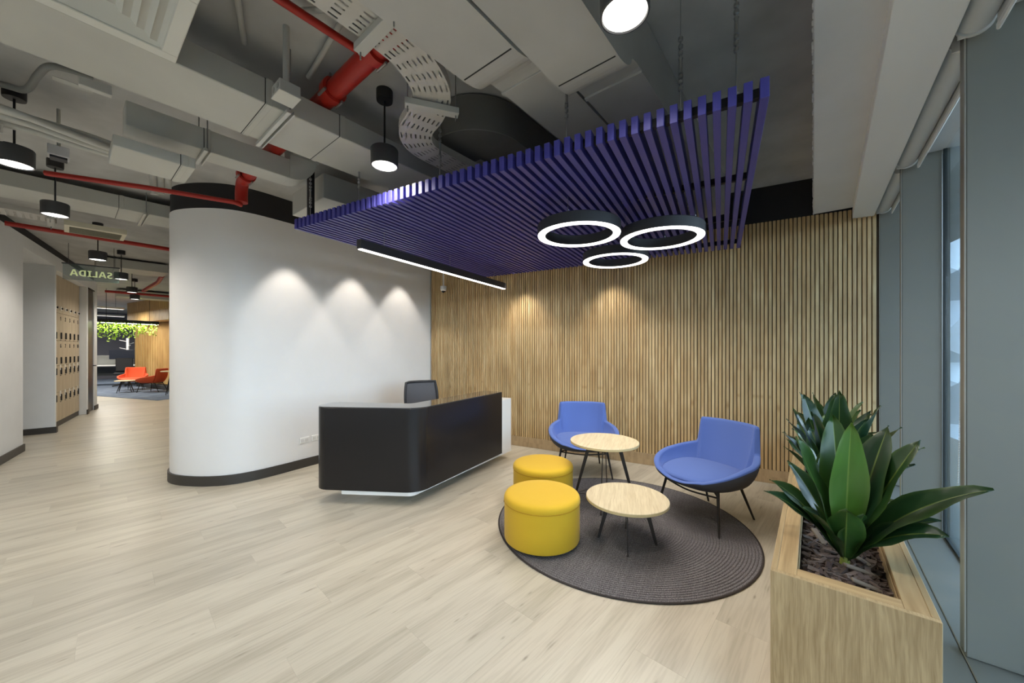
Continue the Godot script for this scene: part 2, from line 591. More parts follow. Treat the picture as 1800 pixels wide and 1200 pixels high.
	ribbon(cb, outer, 0.0, 0.1, 0.016)
	part(bb, "board", cb, basem)
	# two double sockets low on the white wall
	for k in 2:
		var o := thing("wall_socket", ["white wall socket plate nearer the curved end of the white wall", "white wall socket plate nearer the reception desk"][k], "socket", W(-4.268, 0.29, 2.555 + 0.145 * k), PI / 2)
		part(o, "plate", bx(Vector3(0.115, 0.07, 0.01), 0.003, Vector3(0, 0.035, 0)), mat(C(236, 236, 234), 0.35))
		for e in 2:
			part(o, "outlet", bx(Vector3(0.036, 0.036, 0.004), 0.001, Vector3(-0.026 + 0.052 * e, 0.035, 0.006)), mat(C(214, 214, 212), 0.4))
	# closing walls outside the view: far office and behind the desk wall
	var wf := struct("wall_far", "dark blue-grey far wall of the open office")
	part(wf, "face", bx(Vector3(0.15, SLAB, 18), 0.0, Vector3(-25.1, SLAB / 2, -3)), mat(C(110, 112, 124), 0.8))
	var ws := struct("wall_side", "plain side wall of the far office")
	part(ws, "face", bx(Vector3(12.0, SLAB, 0.15), 0.0, Vector3(-19.2, SLAB / 2, -7.6)), mat(C(190, 190, 186), 0.8))
	var wl := struct("wall_open_side", "plain wall on the open side of the far office")
	part(wl, "face", bx(Vector3(17.0, SLAB, 0.15), 0.0, Vector3(-17.3, SLAB / 2, 4.2)), mat(C(190, 190, 186), 0.8))
	var wo := struct("wall_office", "plain wall closing the far office on the corridor side")
	part(wo, "face", bx(Vector3(0.15, SLAB, 3.4), 0.0, Vector3(-13.2, SLAB / 2, -6.0)), mat(C(190, 190, 186), 0.8))

# ------------------------------------------------------------------ windows, pillars, sill
func facade() -> void:
	var metal := noise_mat(C(134, 134, 127), C(127, 127, 121), 0.42, 0.01, 3.0, 0.0, 41)
	metal.metallic = 0.25
	var frame := mat(C(52, 58, 60), 0.4, 0.4)
	var strip := mat(C(158, 156, 148), 0.4, 0.3)
	var glass := StandardMaterial3D.new()
	glass.albedo_color = Color(0.72, 0.84, 0.88, 0.16)
	glass.transparency = BaseMaterial3D.TRANSPARENCY_ALPHA
	glass.roughness = 0.0
	var wallr := struct("wall_right", "grey metal clad window wall", Vector3.ZERO, -FA)
	part(wallr, "sill", bx(Vector3(0.22, 0.15, 9.0), 0.003, Vector3(0.585, 0.075, -0.4)), metal)
	part(wallr, "sill_front", bx(Vector3(0.148, 0.147, 9.0), 0.003, Vector3(0.4, 0.0735, -0.4)), metal)
	part(wallr, "head_panel", bx(Vector3(0.16, 0.34, 9.0), 0.003, Vector3(0.745, 2.95, -0.4)), metal)
	part(wallr, "outer_lip", bx(Vector3(0.2, 0.3, 9.0), 0.0, Vector3(0.79, -0.02, -0.4)), frame)
	var fs := [4.82, 3.72, 2.32, 0.85, -0.65, -2.15]
	for f: float in fs:
		var p := part(wallr, "pillar", bx(Vector3(0.19, 2.945, 0.08), 0.004, Vector3(0.573, 0.151 + 1.4725, -(f + 0.04))), metal)
		part(p, "edge_strip", bx(Vector3(0.005, 2.9, 0.01), 0.001, Vector3(0.476, 1.62, -(f + 0.004))), strip)
	for k in 5:
		var f1: float = fs[k]
		var f0: float = fs[k + 1] + 0.08
		var fc := (f0 + f1) / 2
		var w := f1 - f0
		var wi := struct("window_%d" % (k + 1), "tall fixed window pane between grey pillars", FP(0.665, 0, fc), -FA)
		part(wi, "pane", bx(Vector3(0.012, 2.63, w - 0.03), 0.0, Vector3(0.018, 1.465, 0)), glass)
		var st := ST()
		for e: float in [-1.0, 1.0]:
			box(st, Vector3(0.018, 1.465, e * (w / 2 - 0.008)), Vector3(0.03, 2.63, 0.014), 0.001)
			box(st, Vector3(0.018, 1.465 + e * 1.308, 0), Vector3(0.03, 0.014, w), 0.001)
		part(wi, "gasket", st, frame)
		if k in [0, 1, 2]:
			var lab: String = ["rolled-up white roller blind in the bay by the wood wall", "rolled-up white roller blind in the middle window bay", "rolled-up white roller blind at the top right corner, nearest bay"][k]
			var b := thing("roller_blind", lab, "blind", FP(0.5, 2.64, fc), -FA, "roller blinds")
			var fab := mat(C(205, 208, 208), 0.6)
			part(b, "roll", tubed([Vector3(0, 0.07, -w / 2 + 0.02), Vector3(0, 0.07, w / 2 - 0.02)], 0.05, 24), fab)
			part(b, "bottom_bar", bx(Vector3(0.012, 0.028, w - 0.06), 0.004, Vector3(0.052, 0.006, 0)), mat(C(225, 228, 228), 0.3))
			part(b, "fabric_edge", bx(Vector3(0.002, 0.06, w - 0.07), 0.0, Vector3(0.05, 0.045, 0)), fab)
			for e: float in [-1.0, 1.0]:
				part(b, "end_bracket", lathed([Vector2(0.0, -0.006), Vector2(0.056, -0.006), Vector2(0.056, 0.006), Vector2(0.0, 0.006)], 24), mat(C(220, 220, 216), 0.4), Vector3(0, 0.07, e * (w / 2 - 0.008)), Basis(Vector3.RIGHT, PI / 2))
				part(b, "bracket_arm", bx(Vector3(0.03, 0.2, 0.006), 0.001, Vector3(-0.03, 0.12, e * (w / 2 - 0.003))), mat(C(220, 220, 216), 0.4))
			if k < 2:
				# pull chain hanging at the near end
				var ch := ST()
				var zz := w / 2 - 0.05
				if k == 1:
					var bead := SphereMesh.new()
					bead.radius = 0.0026; bead.height = 0.0052; bead.radial_segments = 6; bead.rings = 3
					for q in 250:
						var t := q / 249.0
						ch.append_from(bead, 0, Transform3D(Basis.IDENTITY, Vector3(0.0, 0.04 - t * 1.9, zz - 0.085 * t * t)))
				else:
					var cd := []
					for q in 24: cd.append(Vector3(-0.005 * sin(q * 0.5), 0.04 - q * 0.062, zz + 0.006 * sin(q * 0.6)))
					tube(ch, cd, 0.0022, 6)
				part(b, "pull_chain", ch, mat(C(232, 236, 236), 0.3))
	# pelmet in front of the blinds
	var pel := struct("trim_1", "white pelmet hiding the blind boxes", Vector3.ZERO, -FA)
	part(pel, "board", prismed([Vector2(0.205, -3.4), Vector2(0.425, -3.4), Vector2(0.44, 4.83), Vector2(0.288, 4.78), Vector2(0.232, 2.3), Vector2(0.222, 1.9)], 2.645, 2.735, 0.002), mat(C(236, 236, 234), 0.6))
	# wall behind the camera closing the facade
	var wr := struct("wall_rear", "plain wall behind the camera", FP(0.3, 0, -3.6), -FA)
	part(wr, "face", bx(Vector3(2.4, SLAB, 0.15), 0.0, Vector3(0, SLAB / 2, 0)), mat(C(206, 206, 202), 0.8))
	# faceted tower down the street
	var tw := thing("faceted_tower", "grey faceted tower seen through the window panes", "building", FP(7.0, -18.0, 42.0), -FA + PI / 2)
	var gs := [mat(C(150, 160, 168), 0.6), mat(C(128, 139, 148), 0.6), mat(C(170, 180, 186), 0.6), mat(C(158, 168, 175), 0.6)]
	var cell := 4.6
	for i in 5:
		for j in 11:
			var z0 := 11.5 - i * cell
			var y0 := j * cell
			var pk := Vector3(-0.8 - 0.5 * ((i * 7 + j * 3) % 3), y0 + cell * (0.3 + 0.13 * ((i * 2 + j) % 4)), z0 - cell * (0.3 + 0.12 * ((i + j * 2) % 4)))
			var cs := [Vector3(0, y0, z0), Vector3(0, y0, z0 - cell), Vector3(0, y0 + cell, z0 - cell), Vector3(0, y0 + cell, z0)]
			for e in 4:
				var st := ST()
				var nn: Vector3 = (cs[(e + 1) % 4] - cs[e]).cross(pk - cs[e]).normalized()
				if nn.x > 0: nn = -nn
				tri(st, cs[e], cs[(e + 1) % 4], pk, nn)
				tri(st, cs[e] + Vector3(0.3, 0, 0), cs[(e + 1) % 4] + Vector3(0.3, 0, 0), pk + Vector3(0.3, 0, 0), -nn)
				part(tw, "panel", st, gs[(i + e * 3 + j * 2) % 4])
	part(tw, "core", bx(Vector3(8, 50.4, 22.8), 0.0, Vector3(4.4, 25.2, 0.0)), gs[1])

# ------------------------------------------------------------------ blue slatted canopy
func canopy() -> void:
	var x0 := -3.165
	var x1 := 0.185
	var d0 := 1.80
	var d1 := 4.36
	var blue := mat(C(66, 64, 146), 0.45)
	var dark := mat(C(24, 24, 28), 0.6)
	var steel := mat(C(170, 172, 172), 0.3, 0.9)
	var o := thing("slatted_canopy", "indigo blue slatted canopy hung over the reception area", "canopy", W(0, 2.42, 0))
	var n := 59
	var pitch := (x1 - x0) / n
	var m := bx(Vector3(0.032, 0.083, d1 - d0), 0.0015).commit()
	for k in n:
		part(o, "slat", m, blue, W(x0 + pitch * (k + 0.5), 0.0415, (d0 + d1) / 2))
	for d: float in [1.86, 2.7, 3.5, 4.28]:
		part(o, "cross_rail", bx(Vector3(x1 - x0 - 0.02, 0.04, 0.03), 0.002, Vector3((x0 + x1) / 2, 0.052, -d)), dark)
	for p: Vector2 in [Vector2(0.06, 1.86), Vector2(-0.16, 1.86), Vector2(-0.72, 1.86), Vector2(-1.02, 2.7), Vector2(-1.6, 1.86), Vector2(-2.4, 1.86), Vector2(-3.02, 1.86), Vector2(-3.02, 2.7), Vector2(-3.02, 4.28), Vector2(-2.3, 4.28), Vector2(-1.2, 4.28), Vector2(-0.25, 3.5), Vector2(0.06, 4.28)]:
		var c := part(o, "suspension_cable", tubed([W(p.x, 0.07, p.y), W(p.x, SLAB - 2.42, p.y)], 0.0022, 6), steel)
		var st := ST()
		var hh := 0.34 + 0.06 * sin(p.x * 9.0)
		var pf := [Vector2(0, 0.07), Vector2(0.012, 0.073), Vector2(0.012, 0.085), Vector2(0.003, 0.09)]
		for y: float in [hh - 0.1, hh - 0.07, hh - 0.045]:
			pf.append_array([Vector2(0.003, y - 0.011), Vector2(0.0105, y - 0.007), Vector2(0.0105, y + 0.007), Vector2(0.003, y + 0.011)])
		pf.append_array([Vector2(0.011, hh - 0.03), Vector2(0.0075, hh - 0.02), Vector2(0.0075, hh + 0.03), Vector2(0.011, hh + 0.04)])
		for y: float in [hh + 0.065, hh + 0.095, hh + 0.13]:
			pf.append_array([Vector2(0.003, y - 0.011), Vector2(0.0105, y - 0.007), Vector2(0.0105, y + 0.007), Vector2(0.003, y + 0.011)])
		pf.append(Vector2(0, hh + 0.15))
		lathe(st, pf, 8, W(p.x, 0, p.y))
		part(c, "turnbuckle", st, steel)
	part(o, "hanging_post", bx(Vector3(0.045, 0.6, 0.045), 0.003, W(-3.13, 0.39, 1.93)), dark)

# ------------------------------------------------------------------ lamps
func lamps() -> void:
	var body := mat(C(66, 67, 70), 0.45)
	var cool := Color(1.0, 0.965, 0.92)
	var disc := glow(Color(1, 0.985, 0.95), 3.2)
	var rod := mat(C(30, 30, 32), 0.5)
	var labs := ["black cylinder pendant lamp at the top edge, in front of the big ducts", "black cylinder pendant lamp hanging before the long pale duct", "black cylinder pendant lamp cut by the left edge of the picture", "black cylinder pendant lamp second along the corridor, above the near wall end", "black cylinder pendant lamp third along the corridor, above the exit sign", "black cylinder pendant lamp fourth along the corridor, beside the exit sign", "black cylinder pendant lamp fifth along the corridor", "black cylinder pendant lamp farthest along the corridor", "unseen black cylinder pendant lamp added as fill behind the camera, by the rear wall", "unseen black cylinder pendant lamp added as fill behind the camera, by the window"]
	var ps := [Vector2(-0.3, 1.349), Vector2(-1.925, 1.688), Vector2(-4.01, 0.478), Vector2(-5.214, 0.842), Vector2(-7.32, 1.548), Vector2(-9.009, 2.179), Vector2(-10.902, 2.798), Vector2(-12.346, 3.218), Vector2(-2.1, -0.2), Vector2(-0.2, -0.7)]  # last two pendants are out of view, added as fill light
	for k in ps.size():
		var o := thing("pendant_lamp", labs[k], "lamp", W(ps[k].x, 2.6, ps[k].y), 0.0, "black cylinder pendant lamps")
		part(o, "housing", lathed([Vector2(0.076, 0.012), Vector2(0.08, 0.0), Vector2(0.086, 0.002), Vector2(0.087, 0.108), Vector2(0.083, 0.114), Vector2(0.0, 0.116)], 40), body)
		part(o, "diffuser", lathed([Vector2(0.0, 0.006), Vector2(0.077, 0.006), Vector2(0.077, 0.012), Vector2(0.0, 0.012)], 40), disc)
		part(o, "rod", tubed([Vector3(0, 0.114, 0), Vector3(0, SLAB - 2.65, 0)], 0.006, 10), rod)
		part(o, "ceiling_cup", lathed([Vector2(0, SLAB - 2.67), Vector2(0.05, SLAB - 2.67), Vector2(0.052, SLAB - 2.66), Vector2(0.052, SLAB - 2.6)], 28), rod)
		spot(o, Vector3(0, 0.0, 0), Vector3.DOWN, 1.95, 82.0, 0.07, cool, 1.0)
	# three ring lamps
	var ringlab := ["left one of three glowing ring lamps", "right one of three glowing ring lamps, nearest the windows", "lowest of three glowing ring lamps, nearest the wood wall"]
	var rp := [Vector2(-0.918, 2.618), Vector2(-0.397, 3.02), Vector2(-0.882, 3.558)]
	var rl := glow(Color(1, 0.99, 0.97), 3.4)
	for k in 3:
		var o := thing("ring_lamp", ringlab[k], "lamp", W(rp[k].x, 2.24, rp[k].y), 0.0, "ring lamps under the canopy")
		part(o, "ring_housing", lathed([Vector2(0.246, 0.006), Vector2(0.246, 0.078), Vector2(0.25, 0.082), Vector2(0.3, 0.082), Vector2(0.304, 0.078), Vector2(0.304, 0.006), Vector2(0.246, 0.006)], 72), mat(C(46, 47, 50), 0.5))
		part(o, "ring_diffuser", lathed([Vector2(0.248, 0.007), Vector2(0.25, 0.0), Vector2(0.3, 0.0), Vector2(0.302, 0.007), Vector2(0.248, 0.007)], 72), rl)
		for a in 3:
			var v := Vector3(0.275, 0, 0).rotated(Vector3.UP, TAU * a / 3 + 0.6 + k)
			var c := part(o, "suspension_cable", tubed([v + Vector3(0, 0.082, 0), v + Vector3(0, 0.19, 0)], 0.0015, 6), mat(C(150, 150, 150), 0.3, 0.8))
			part(c, "cable_grip", lathed([Vector2(0, 0), Vector2(0.006, 0.001), Vector2(0.006, 0.022), Vector2(0, 0.024)], 10), mat(C(190, 190, 190), 0.25, 0.9), v + Vector3(0, 0.082, 0))
		for a in 6:
			spot(o, Vector3(0.275 * cos(TAU * a / 6), -0.012, 0.275 * sin(TAU * a / 6)), Vector3.DOWN, 0.2, 80.0, 0.03, cool, 1.0)
	# linear lamp over the desk
	var b := thing("linear_lamp", "long black linear pendant lamp over the reception desk", "lamp", W(-2.56, 2.215, 3.14))
	part(b, "housing", bx(Vector3(0.055, 0.075, 2.32), 0.003, Vector3(0, 0.04, 0)), mat(C(50, 51, 54), 0.5))
	part(b, "diffuser", bx(Vector3(0.044, 0.008, 2.3), 0.001, Vector3(0, 0.0, 0)), rl)
	for z: float in [-0.9, 0.0, 0.9]:
		part(b, "suspension_cable", tubed([Vector3(0, 0.078, z), Vector3(0, 0.21, z)], 0.0015, 6), mat(C(150, 150, 150), 0.3, 0.8))
	var al := AreaLight3D.new()
	al.name = "lamp_light"
	al.area_size = Vector2(0.045, 2.3)
	al.light_energy = 1.3
	al.light_color = cool
	al.shadow_enabled = true
	b.add_child(al)
	al.transform = Transform3D(Basis.looking_at(Vector3.DOWN, Vector3.FORWARD), Vector3(0, -0.012, 0))
	# spot lamps washing the white wall and the wood wall
	var sl := [["small black spot lamp washing the white wall, nearest the curved end", W(-3.975, 2.82, 2.36)], ["small black spot lamp washing the middle of the white wall", W(-3.955, 2.82, 3.18)], ["small black spot lamp washing the white wall near the wood wall", W(-3.93, 2.82, 3.99)], ["small black spot lamp washing the wood wall behind the desk", W(-2.42, 2.5, 4.39)], ["small black spot lamp washing the wood wall behind the chairs", W(-1.17, 2.5, 4.39)]]
	for e in sl:
		var o := thing("spot_lamp", e[0], "lamp", e[1], 0.0, "small black spot lamps")
		part(o, "can", lathed([Vector2(0.026, 0.004), Vector2(0.026, 0.0), Vector2(0.03, 0.0), Vector2(0.03, 0.09), Vector2(0.0, 0.095)], 24), body)
		part(o, "lens", lathed([Vector2(0, 0.003), Vector2(0.026, 0.003), Vector2(0.026, 0.006), Vector2(0, 0.006)], 24), disc)
		part(o, "stem", tubed([Vector3(0, 0.09, 0), Vector3(0, SLAB - e[1].y, 0)], 0.006, 8), rod)
		spot(o, Vector3(0, -0.004, 0), Vector3.DOWN, 1.5 if e[1].x < -3.5 else 1.25, 34.5 if e[1].x < -3.5 else 43.0, 0.03, cool, 0.4 if e[1].x < -3.5 else 0.7)

# ------------------------------------------------------------------ ceiling services
func duct(label: String, r0: float, r1: float, f0: float, f1: float, h0: float, h1: float, mt: Material, seams: Array, hangers: Array) -> Node3D:
	var rc := (r0 + r1) / 2
	var o := thing("air_duct", label, "duct", FP(rc, h0, 0), -FA)
	part(o, "sheet_body", bx(Vector3(r1 - r0, h1 - h0, f1 - f0), 0.004, Vector3(0, (h1 - h0) / 2, -(f0 + f1) / 2)), mt)
	for f: float in seams:
		var s := ST()
		box(s, Vector3(0, (h1 - h0) / 2, -f), Vector3(r1 - r0 + 0.006, h1 - h0 + 0.006, 0.03), 0.002)
		part(o, "joint_band", s, mt)
		part(o, "joint_gap", bx(Vector3(r1 - r0 + 0.002, h1 - h0 + 0.002, 0.004), 0.0, Vector3(0, (h1 - h0) / 2, -(f - 0.022))), mat(C(40, 40, 40), 0.8))
	for f: float in hangers:
		var g := part(o, "hanger_rail", bx(Vector3(r1 - r0 + 0.1, 0.022, 0.022), 0.002, Vector3(0, -0.012, -f)), mat(C(196, 196, 190), 0.4, 0.3))
		part(g, "hanger_rail_lip", bx(Vector3(r1 - r0 + 0.1, 0.022, 0.008), 0.001, Vector3(0, -0.012, -(f + 0.028))), mat(C(196, 196, 190), 0.4, 0.3))
		for e: float in [-1.0, 1.0]:
			part(g, "rod", tubed([Vector3(e * ((r1 - r0) / 2 + 0.035), -0.02, -f - 0.01), Vector3(e * ((r1 - r0) / 2 + 0.035), SLAB - h0, -f - 0.01)], 0.004, 6), mat(C(150, 150, 148), 0.4, 0.6))
	return o
func bent(h: Array) -> Array:
	return h
# perforated cable tray along a path of (r, h, f) points in the facade frame
func tray(label: String, pts: Array, w: float, mt: Material, round_holes: bool) -> Node3D:
	var o := thing("cable_tray", label, "cable tray", FP(0, 0, 0), -FA)
	var st := ST()
	var n := pts.size()
	var L := []
	var R := []
	var C0 := []
	for i in n:
		var t: Vector3 = (pts[mini(i + 1, n - 1)] - pts[maxi(i - 1, 0)])
		var q := Vector3(t.x, 0, t.z).normalized().cross(Vector3.UP)
		C0.append(pts[i]); R.append(q)
		L.append(0.0 if i == 0 else L[i - 1] + pts[i].distance_to(pts[i - 1]))
	var at := func(s: float, x: float, y: float) -> Vector3:
		var i := 0
		while i < n - 2 and L[i + 1] < s: i += 1
		var k: float = clampf((s - L[i]) / maxf(L[i + 1] - L[i], 1e-6), 0.0, 1.0)
		return C0[i].lerp(C0[i + 1], k) + R[i].lerp(R[i + 1], k).normalized() * x + Vector3(0, y, 0)
	var total: float = L[n - 1]
	var pitch := 0.09 if not round_holes else 0.05
	var slot := 0.042 if not round_holes else 0.02
	var ns := 7 if not round_holes else 6
	var m := int(total / pitch)
	for k in m:
		var s0 := k * pitch
		var s1 := s0 + pitch - slot
		var s2 := s0 + pitch
		quad(st, at.call(s0, -w / 2, 0), at.call(s0, w / 2, 0), at.call(s1, w / 2, 0), at.call(s1, -w / 2, 0), Vector3.DOWN)
		quad(st, at.call(s0, -w / 2, 0.002), at.call(s0, w / 2, 0.002), at.call(s1, w / 2, 0.002), at.call(s1, -w / 2, 0.002), Vector3.UP)
		var cw := w / ns
		var hw := 0.009 if not round_holes else 0.016
		for j in ns + 1:
			var a := -w / 2 + (j - 0.5) * cw + hw / 2
			var b := -w / 2 + (j + 0.5) * cw - hw / 2
			a = maxf(a, -w / 2); b = minf(b, w / 2)
			if round_holes and k % 2 == 1:
				a = maxf(-w / 2 + (j - 1) * cw + hw / 2, -w / 2) if j > 0 else -w / 2
				b = minf(-w / 2 + j * cw - hw / 2, w / 2) if j > 0 else -w / 2 + hw / 2
			if b <= a: continue
			quad(st, at.call(s1, a, 0), at.call(s1, b, 0), at.call(s2, b, 0), at.call(s2, a, 0), Vector3.DOWN)
			quad(st, at.call(s1, a, 0.002), at.call(s1, b, 0.002), at.call(s2, b, 0.002), at.call(s2, a, 0.002), Vector3.UP)
	part(o, "tray_base", st, mt)
	for e: float in [-1.0, 1.0]:
		var fl := ST()
		for i in n - 1:
			for q in 3:
				var s0: float = lerpf(L[i], L[i + 1], q / 3.0)
				var s1: float = lerpf(L[i], L[i + 1], (q + 1) / 3.0)
				var sn: Vector3 = (at.call(s0, e * w / 2, 0) - at.call(s0, 0, 0)).normalized()
				quad(fl, at.call(s0, e * w / 2, 0), at.call(s1, e * w / 2, 0), at.call(s1, e * w / 2, 0.05), at.call(s0, e * w / 2, 0.05), sn)
				quad(fl, at.call(s0, e * (w / 2 - 0.002), 0.002), at.call(s1, e * (w / 2 - 0.002), 0.002), at.call(s1, e * (w / 2 - 0.002), 0.05), at.call(s0, e * (w / 2 - 0.002), 0.05), -sn)
		part(o, "tray_flange", fl, mt)
	return o
func tray_hanger(o: Node3D, r: float, h: float, f: float, w: float, turn := 0.0) -> void:
	var bas := Basis(Vector3.UP, turn)
	var g := part(o, "hanger_bracket", bx(Vector3(w + 0.09, 0.035, 0.05), 0.002, Vector3(0, -0.02, 0)), mat(C(186, 186, 180), 0.45, 0.2), Vector3(r, h, -f), bas)
	for e: float in [-1.0, 1.0]:
		part(g, "rod", tubed([Vector3(e * (w / 2 + 0.03), -0.07, 0), Vector3(e * (w / 2 + 0.03), SLAB - h, 0)], 0.004, 6), mat(C(150, 150, 148), 0.4, 0.6))
func pipe(called: String, label: String, cat: String, pts: Array, r: float, mt: Material, ends := []) -> Node3D:
	var o := thing(called, label, cat, FP(pts[0].x, pts[0].y, pts[0].z), -FA)
	var loc := []
	for p: Vector3 in pts: loc.append(Vector3(p.x - pts[0].x, p.y - pts[0].y, -(p.z - pts[0].z)))
	part(o, "run", tubed(loc, r, 18), mt)
	return o
func services() -> void:
	var dm := noise_mat(C(196, 196, 188), C(182, 182, 175), 0.55, 0.012, 2.0, 0.0, 51)
	var am := noise_mat(C(190, 189, 185), C(176, 175, 171), 0.6, 0.015, 2.0, 0.0, 52)
	var dk := noise_mat(C(120, 119, 115), C(104, 103, 100), 0.7, 0.015, 2.0, 0.0, 53)
	var tm := mat(C(190, 187, 180), 0.5, 0.15)
	var red := mat(C(164, 30, 16), 0.42)
	var pvc := mat(C(186, 186, 180), 0.5)
	duct("long pale grey air duct running from the top left to the canopy", -2.77, -2.33, -1.3, 3.6, 2.75, 2.89, dm, [0.72, 1.13, 2.2], [0.8, 2.6])
	# diffuser box on the side of that duct
	var df := thing("ceiling_diffuser", "large white louvred air diffuser at the top left corner", "diffuser", FP(-2.06, 2.748, 0.03), -FA)
	var wm := mat(C(214, 214, 206), 0.45)
	part(df, "plenum_box", bx(Vector3(0.46, 0.12, 0.56), 0.003, Vector3(0, 0.075, 0)), dm)
	var fr := ST()
	for e: float in [-1.0, 1.0]:
		box(fr, Vector3(e * 0.232, 0.0, 0), Vector3(0.055, 0.014, 0.6), 0.003)
		box(fr, Vector3(0, 0.0, e * 0.272), Vector3(0.41, 0.014, 0.055), 0.003)
	part(df, "frame", fr, wm)
	for k in 5:                                             # louvre blades: nested angled rings
		var ax := 0.206 - 0.038 * k
		var az := 0.246 - 0.044 * k
		var lb := ST()
		var ring := [Vector3(-ax, 0, -az), Vector3(ax, 0, -az), Vector3(ax, 0, az), Vector3(-ax, 0, az)]
		for q in 4:
			var a: Vector3 = ring[q]
			var b: Vector3 = ring[(q + 1) % 4]
			var nn := Vector3(signf(a.x + b.x) if absf(a.x + b.x) > 0.01 else 0.0, 0, signf(a.z + b.z) if absf(a.z + b.z) > 0.01 else 0.0)
			var up := Vector3(0, 0.03, 0)
			var a2 := a * (1.0 - 0.03 / ax) + up
			var b2 := b * (1.0 - 0.03 / ax) + up
			quad(lb, a, b, b2, a2, (nn * -1.0 + Vector3.DOWN).normalized())
			quad(lb, a + Vector3(0, 0.003, 0), b + Vector3(0, 0.003, 0), b2 + Vector3(0, 0.003, 0), a2 + Vector3(0, 0.003, 0), (nn + Vector3.UP).normalized())
		part(df, "louvre_blade", lb, wm)
	part(df, "core_plate", bx(Vector3(0.06, 0.012, 0.08), 0.002, Vector3(0, 0.006, 0)), wm)
	# second, narrower duct with a rounded far end
	var d2 := duct("narrow grey air duct beside the long one, with a curved end", -3.38, -3.2, 0.23, 1.13, 2.75, 2.9, dm, [0.62], [0.6])
	var cv := ST()
	var rows := []
	for k in 9:
		var a := PI / 2 * k / 8.0
		var z := -(1.13 + 0.2 * sin(a))
		var y := 0.2 * (1.0 - cos(a))
		rows.append([Vector3(-0.09, y, z), Vector3(0.09, y, z)])
	grid(cv, rows, false, false)
	var rows2 := []
	for k in 9:
		var a := PI / 2 * k / 8.0
		rows2.append([Vector3(0.09, 0.2 * (1.0 - cos(a)), -(1.13 + 0.2 * sin(a))), Vector3(0.09, 0.2, -1.13)])
	grid(cv, rows2, false, false)
	box(cv, Vector3(0, 0.24, -1.25), Vector3(0.18, 0.1, 0.2), 0.002)
	part(d2, "curved_end", cv, dm)
	duct("low grey air duct box under the narrow duct, above the red pipe", -3.385, -3.055, 0.17, 0.53, 2.55, 2.615, dm, [0.48], [])
	duct("cream and grey air duct passing behind the curved wall", -6.12, -5.65, -0.7, 0.86, 2.88, 3.02, dm, [0.38], [0.55])
	duct("pale duct box at the left corner of the canopy", -4.05, -3.35, 1.45, 2.0, 2.74, 2.96, dm, [], [])
	# pair of wide ducts over the canopy, their undersides stepping up in a curve
	for k in 2:
		var r0: float = [-1.315, -0.985][k]
		var r1: float = [-1.0, -0.668][k]
		var fs: float = [1.225, 1.55][k]
		var o := thing("wide_duct", ["wide pale air duct left of the dark gap, above the canopy", "wide pale air duct right of the dark gap, above the canopy"][k], "duct", FP((r0 + r1) / 2, 2.7, 0), -FA, "wide air ducts")
		var prof := [Vector2(-1.6, 0.0), Vector2(fs, 0.0)]
		for q in 8:
			var a := PI / 2 * (q + 1) / 8.0
			prof.append(Vector2(fs + 0.16 * sin(a), 0.075 * (1.0 - cos(a))))
		for q in 4:
			var a := PI / 2 * (q + 1) / 4.0
			prof.append(Vector2(fs + 0.16 + 0.1 * (1.0 - cos(a)), 0.075 + 0.025 * sin(a)))
		prof.append(Vector2(4.35, 0.1))
		var st := ST()
		var hw := (r1 - r0) / 2
		for q in prof.size() - 1:
			var a: Vector2 = prof[q]
			var b: Vector2 = prof[q + 1]
			var t := (b - a).normalized()
			quad(st, Vector3(-hw, a.y, -a.x), Vector3(hw, a.y, -a.x), Vector3(hw, b.y, -b.x), Vector3(-hw, b.y, -b.x), Vector3(0, -t.x, -t.y))
			for e: float in [-1.0, 1.0]:
				quad(st, Vector3(e * hw, a.y, -a.x), Vector3(e * hw, b.y, -b.x), Vector3(e * hw, 0.398, -b.x), Vector3(e * hw, 0.398, -a.x), Vector3(e, 0, 0))
		quad(st, Vector3(-hw, 0.1, -4.35), Vector3(hw, 0.1, -4.35), Vector3(hw, 0.398, -4.35), Vector3(-hw, 0.398, -4.35), Vector3(0, 0, -1))
		quad(st, Vector3(-hw, 0.0, 1.6), Vector3(hw, 0.0, 1.6), Vector3(hw, 0.398, 1.6), Vector3(-hw, 0.398, 1.6), Vector3(0, 0, 1))
		part(o, "sheet_body", st, am)
		part(o, "joint_gap", bx(Vector3(hw * 1.86, 0.003, 0.006), 0.0, Vector3(0, -0.0005, -fs)), mat(C(40, 40, 40), 0.8))
		part(o, "joint_band", bx(Vector3(hw * 2 + 0.004, 0.02, 0.025), 0.002, Vector3(0, 0.099, -(fs + 0.3))), am)
	# dark elbow duct between the tray and the wide ducts
	var el := thing("elbow_duct", "dark grey elbow duct turning beside the wide ducts", "duct", FP(-1.97, 2.85, 2.0), -FA)
	var poly := [Vector2(-0.3, -0.37), Vector2(0, -0.37)]
	for q in 12: poly.append(Vector2(0.37 * sin(PI / 2 * (q + 1) / 12), -0.37 * cos(PI / 2 * (q + 1) / 12)))
	poly.append(Vector2(0.37, 2.2))
	poly.append(Vector2(0.0, 2.2))
	poly.append(Vector2(0.0, 0.02))
	poly.append(Vector2(-0.3, 0.02))
	part(el, "sheet_body", prismed(poly, 0.0, 0.24, 0.004), dk)
	part(el, "joint_band", bx(Vector3(0.38, 0.246, 0.02), 0.002, Vector3(0.185, 0.12, -0.55)), dk)
	# cable trays
	var tp := []
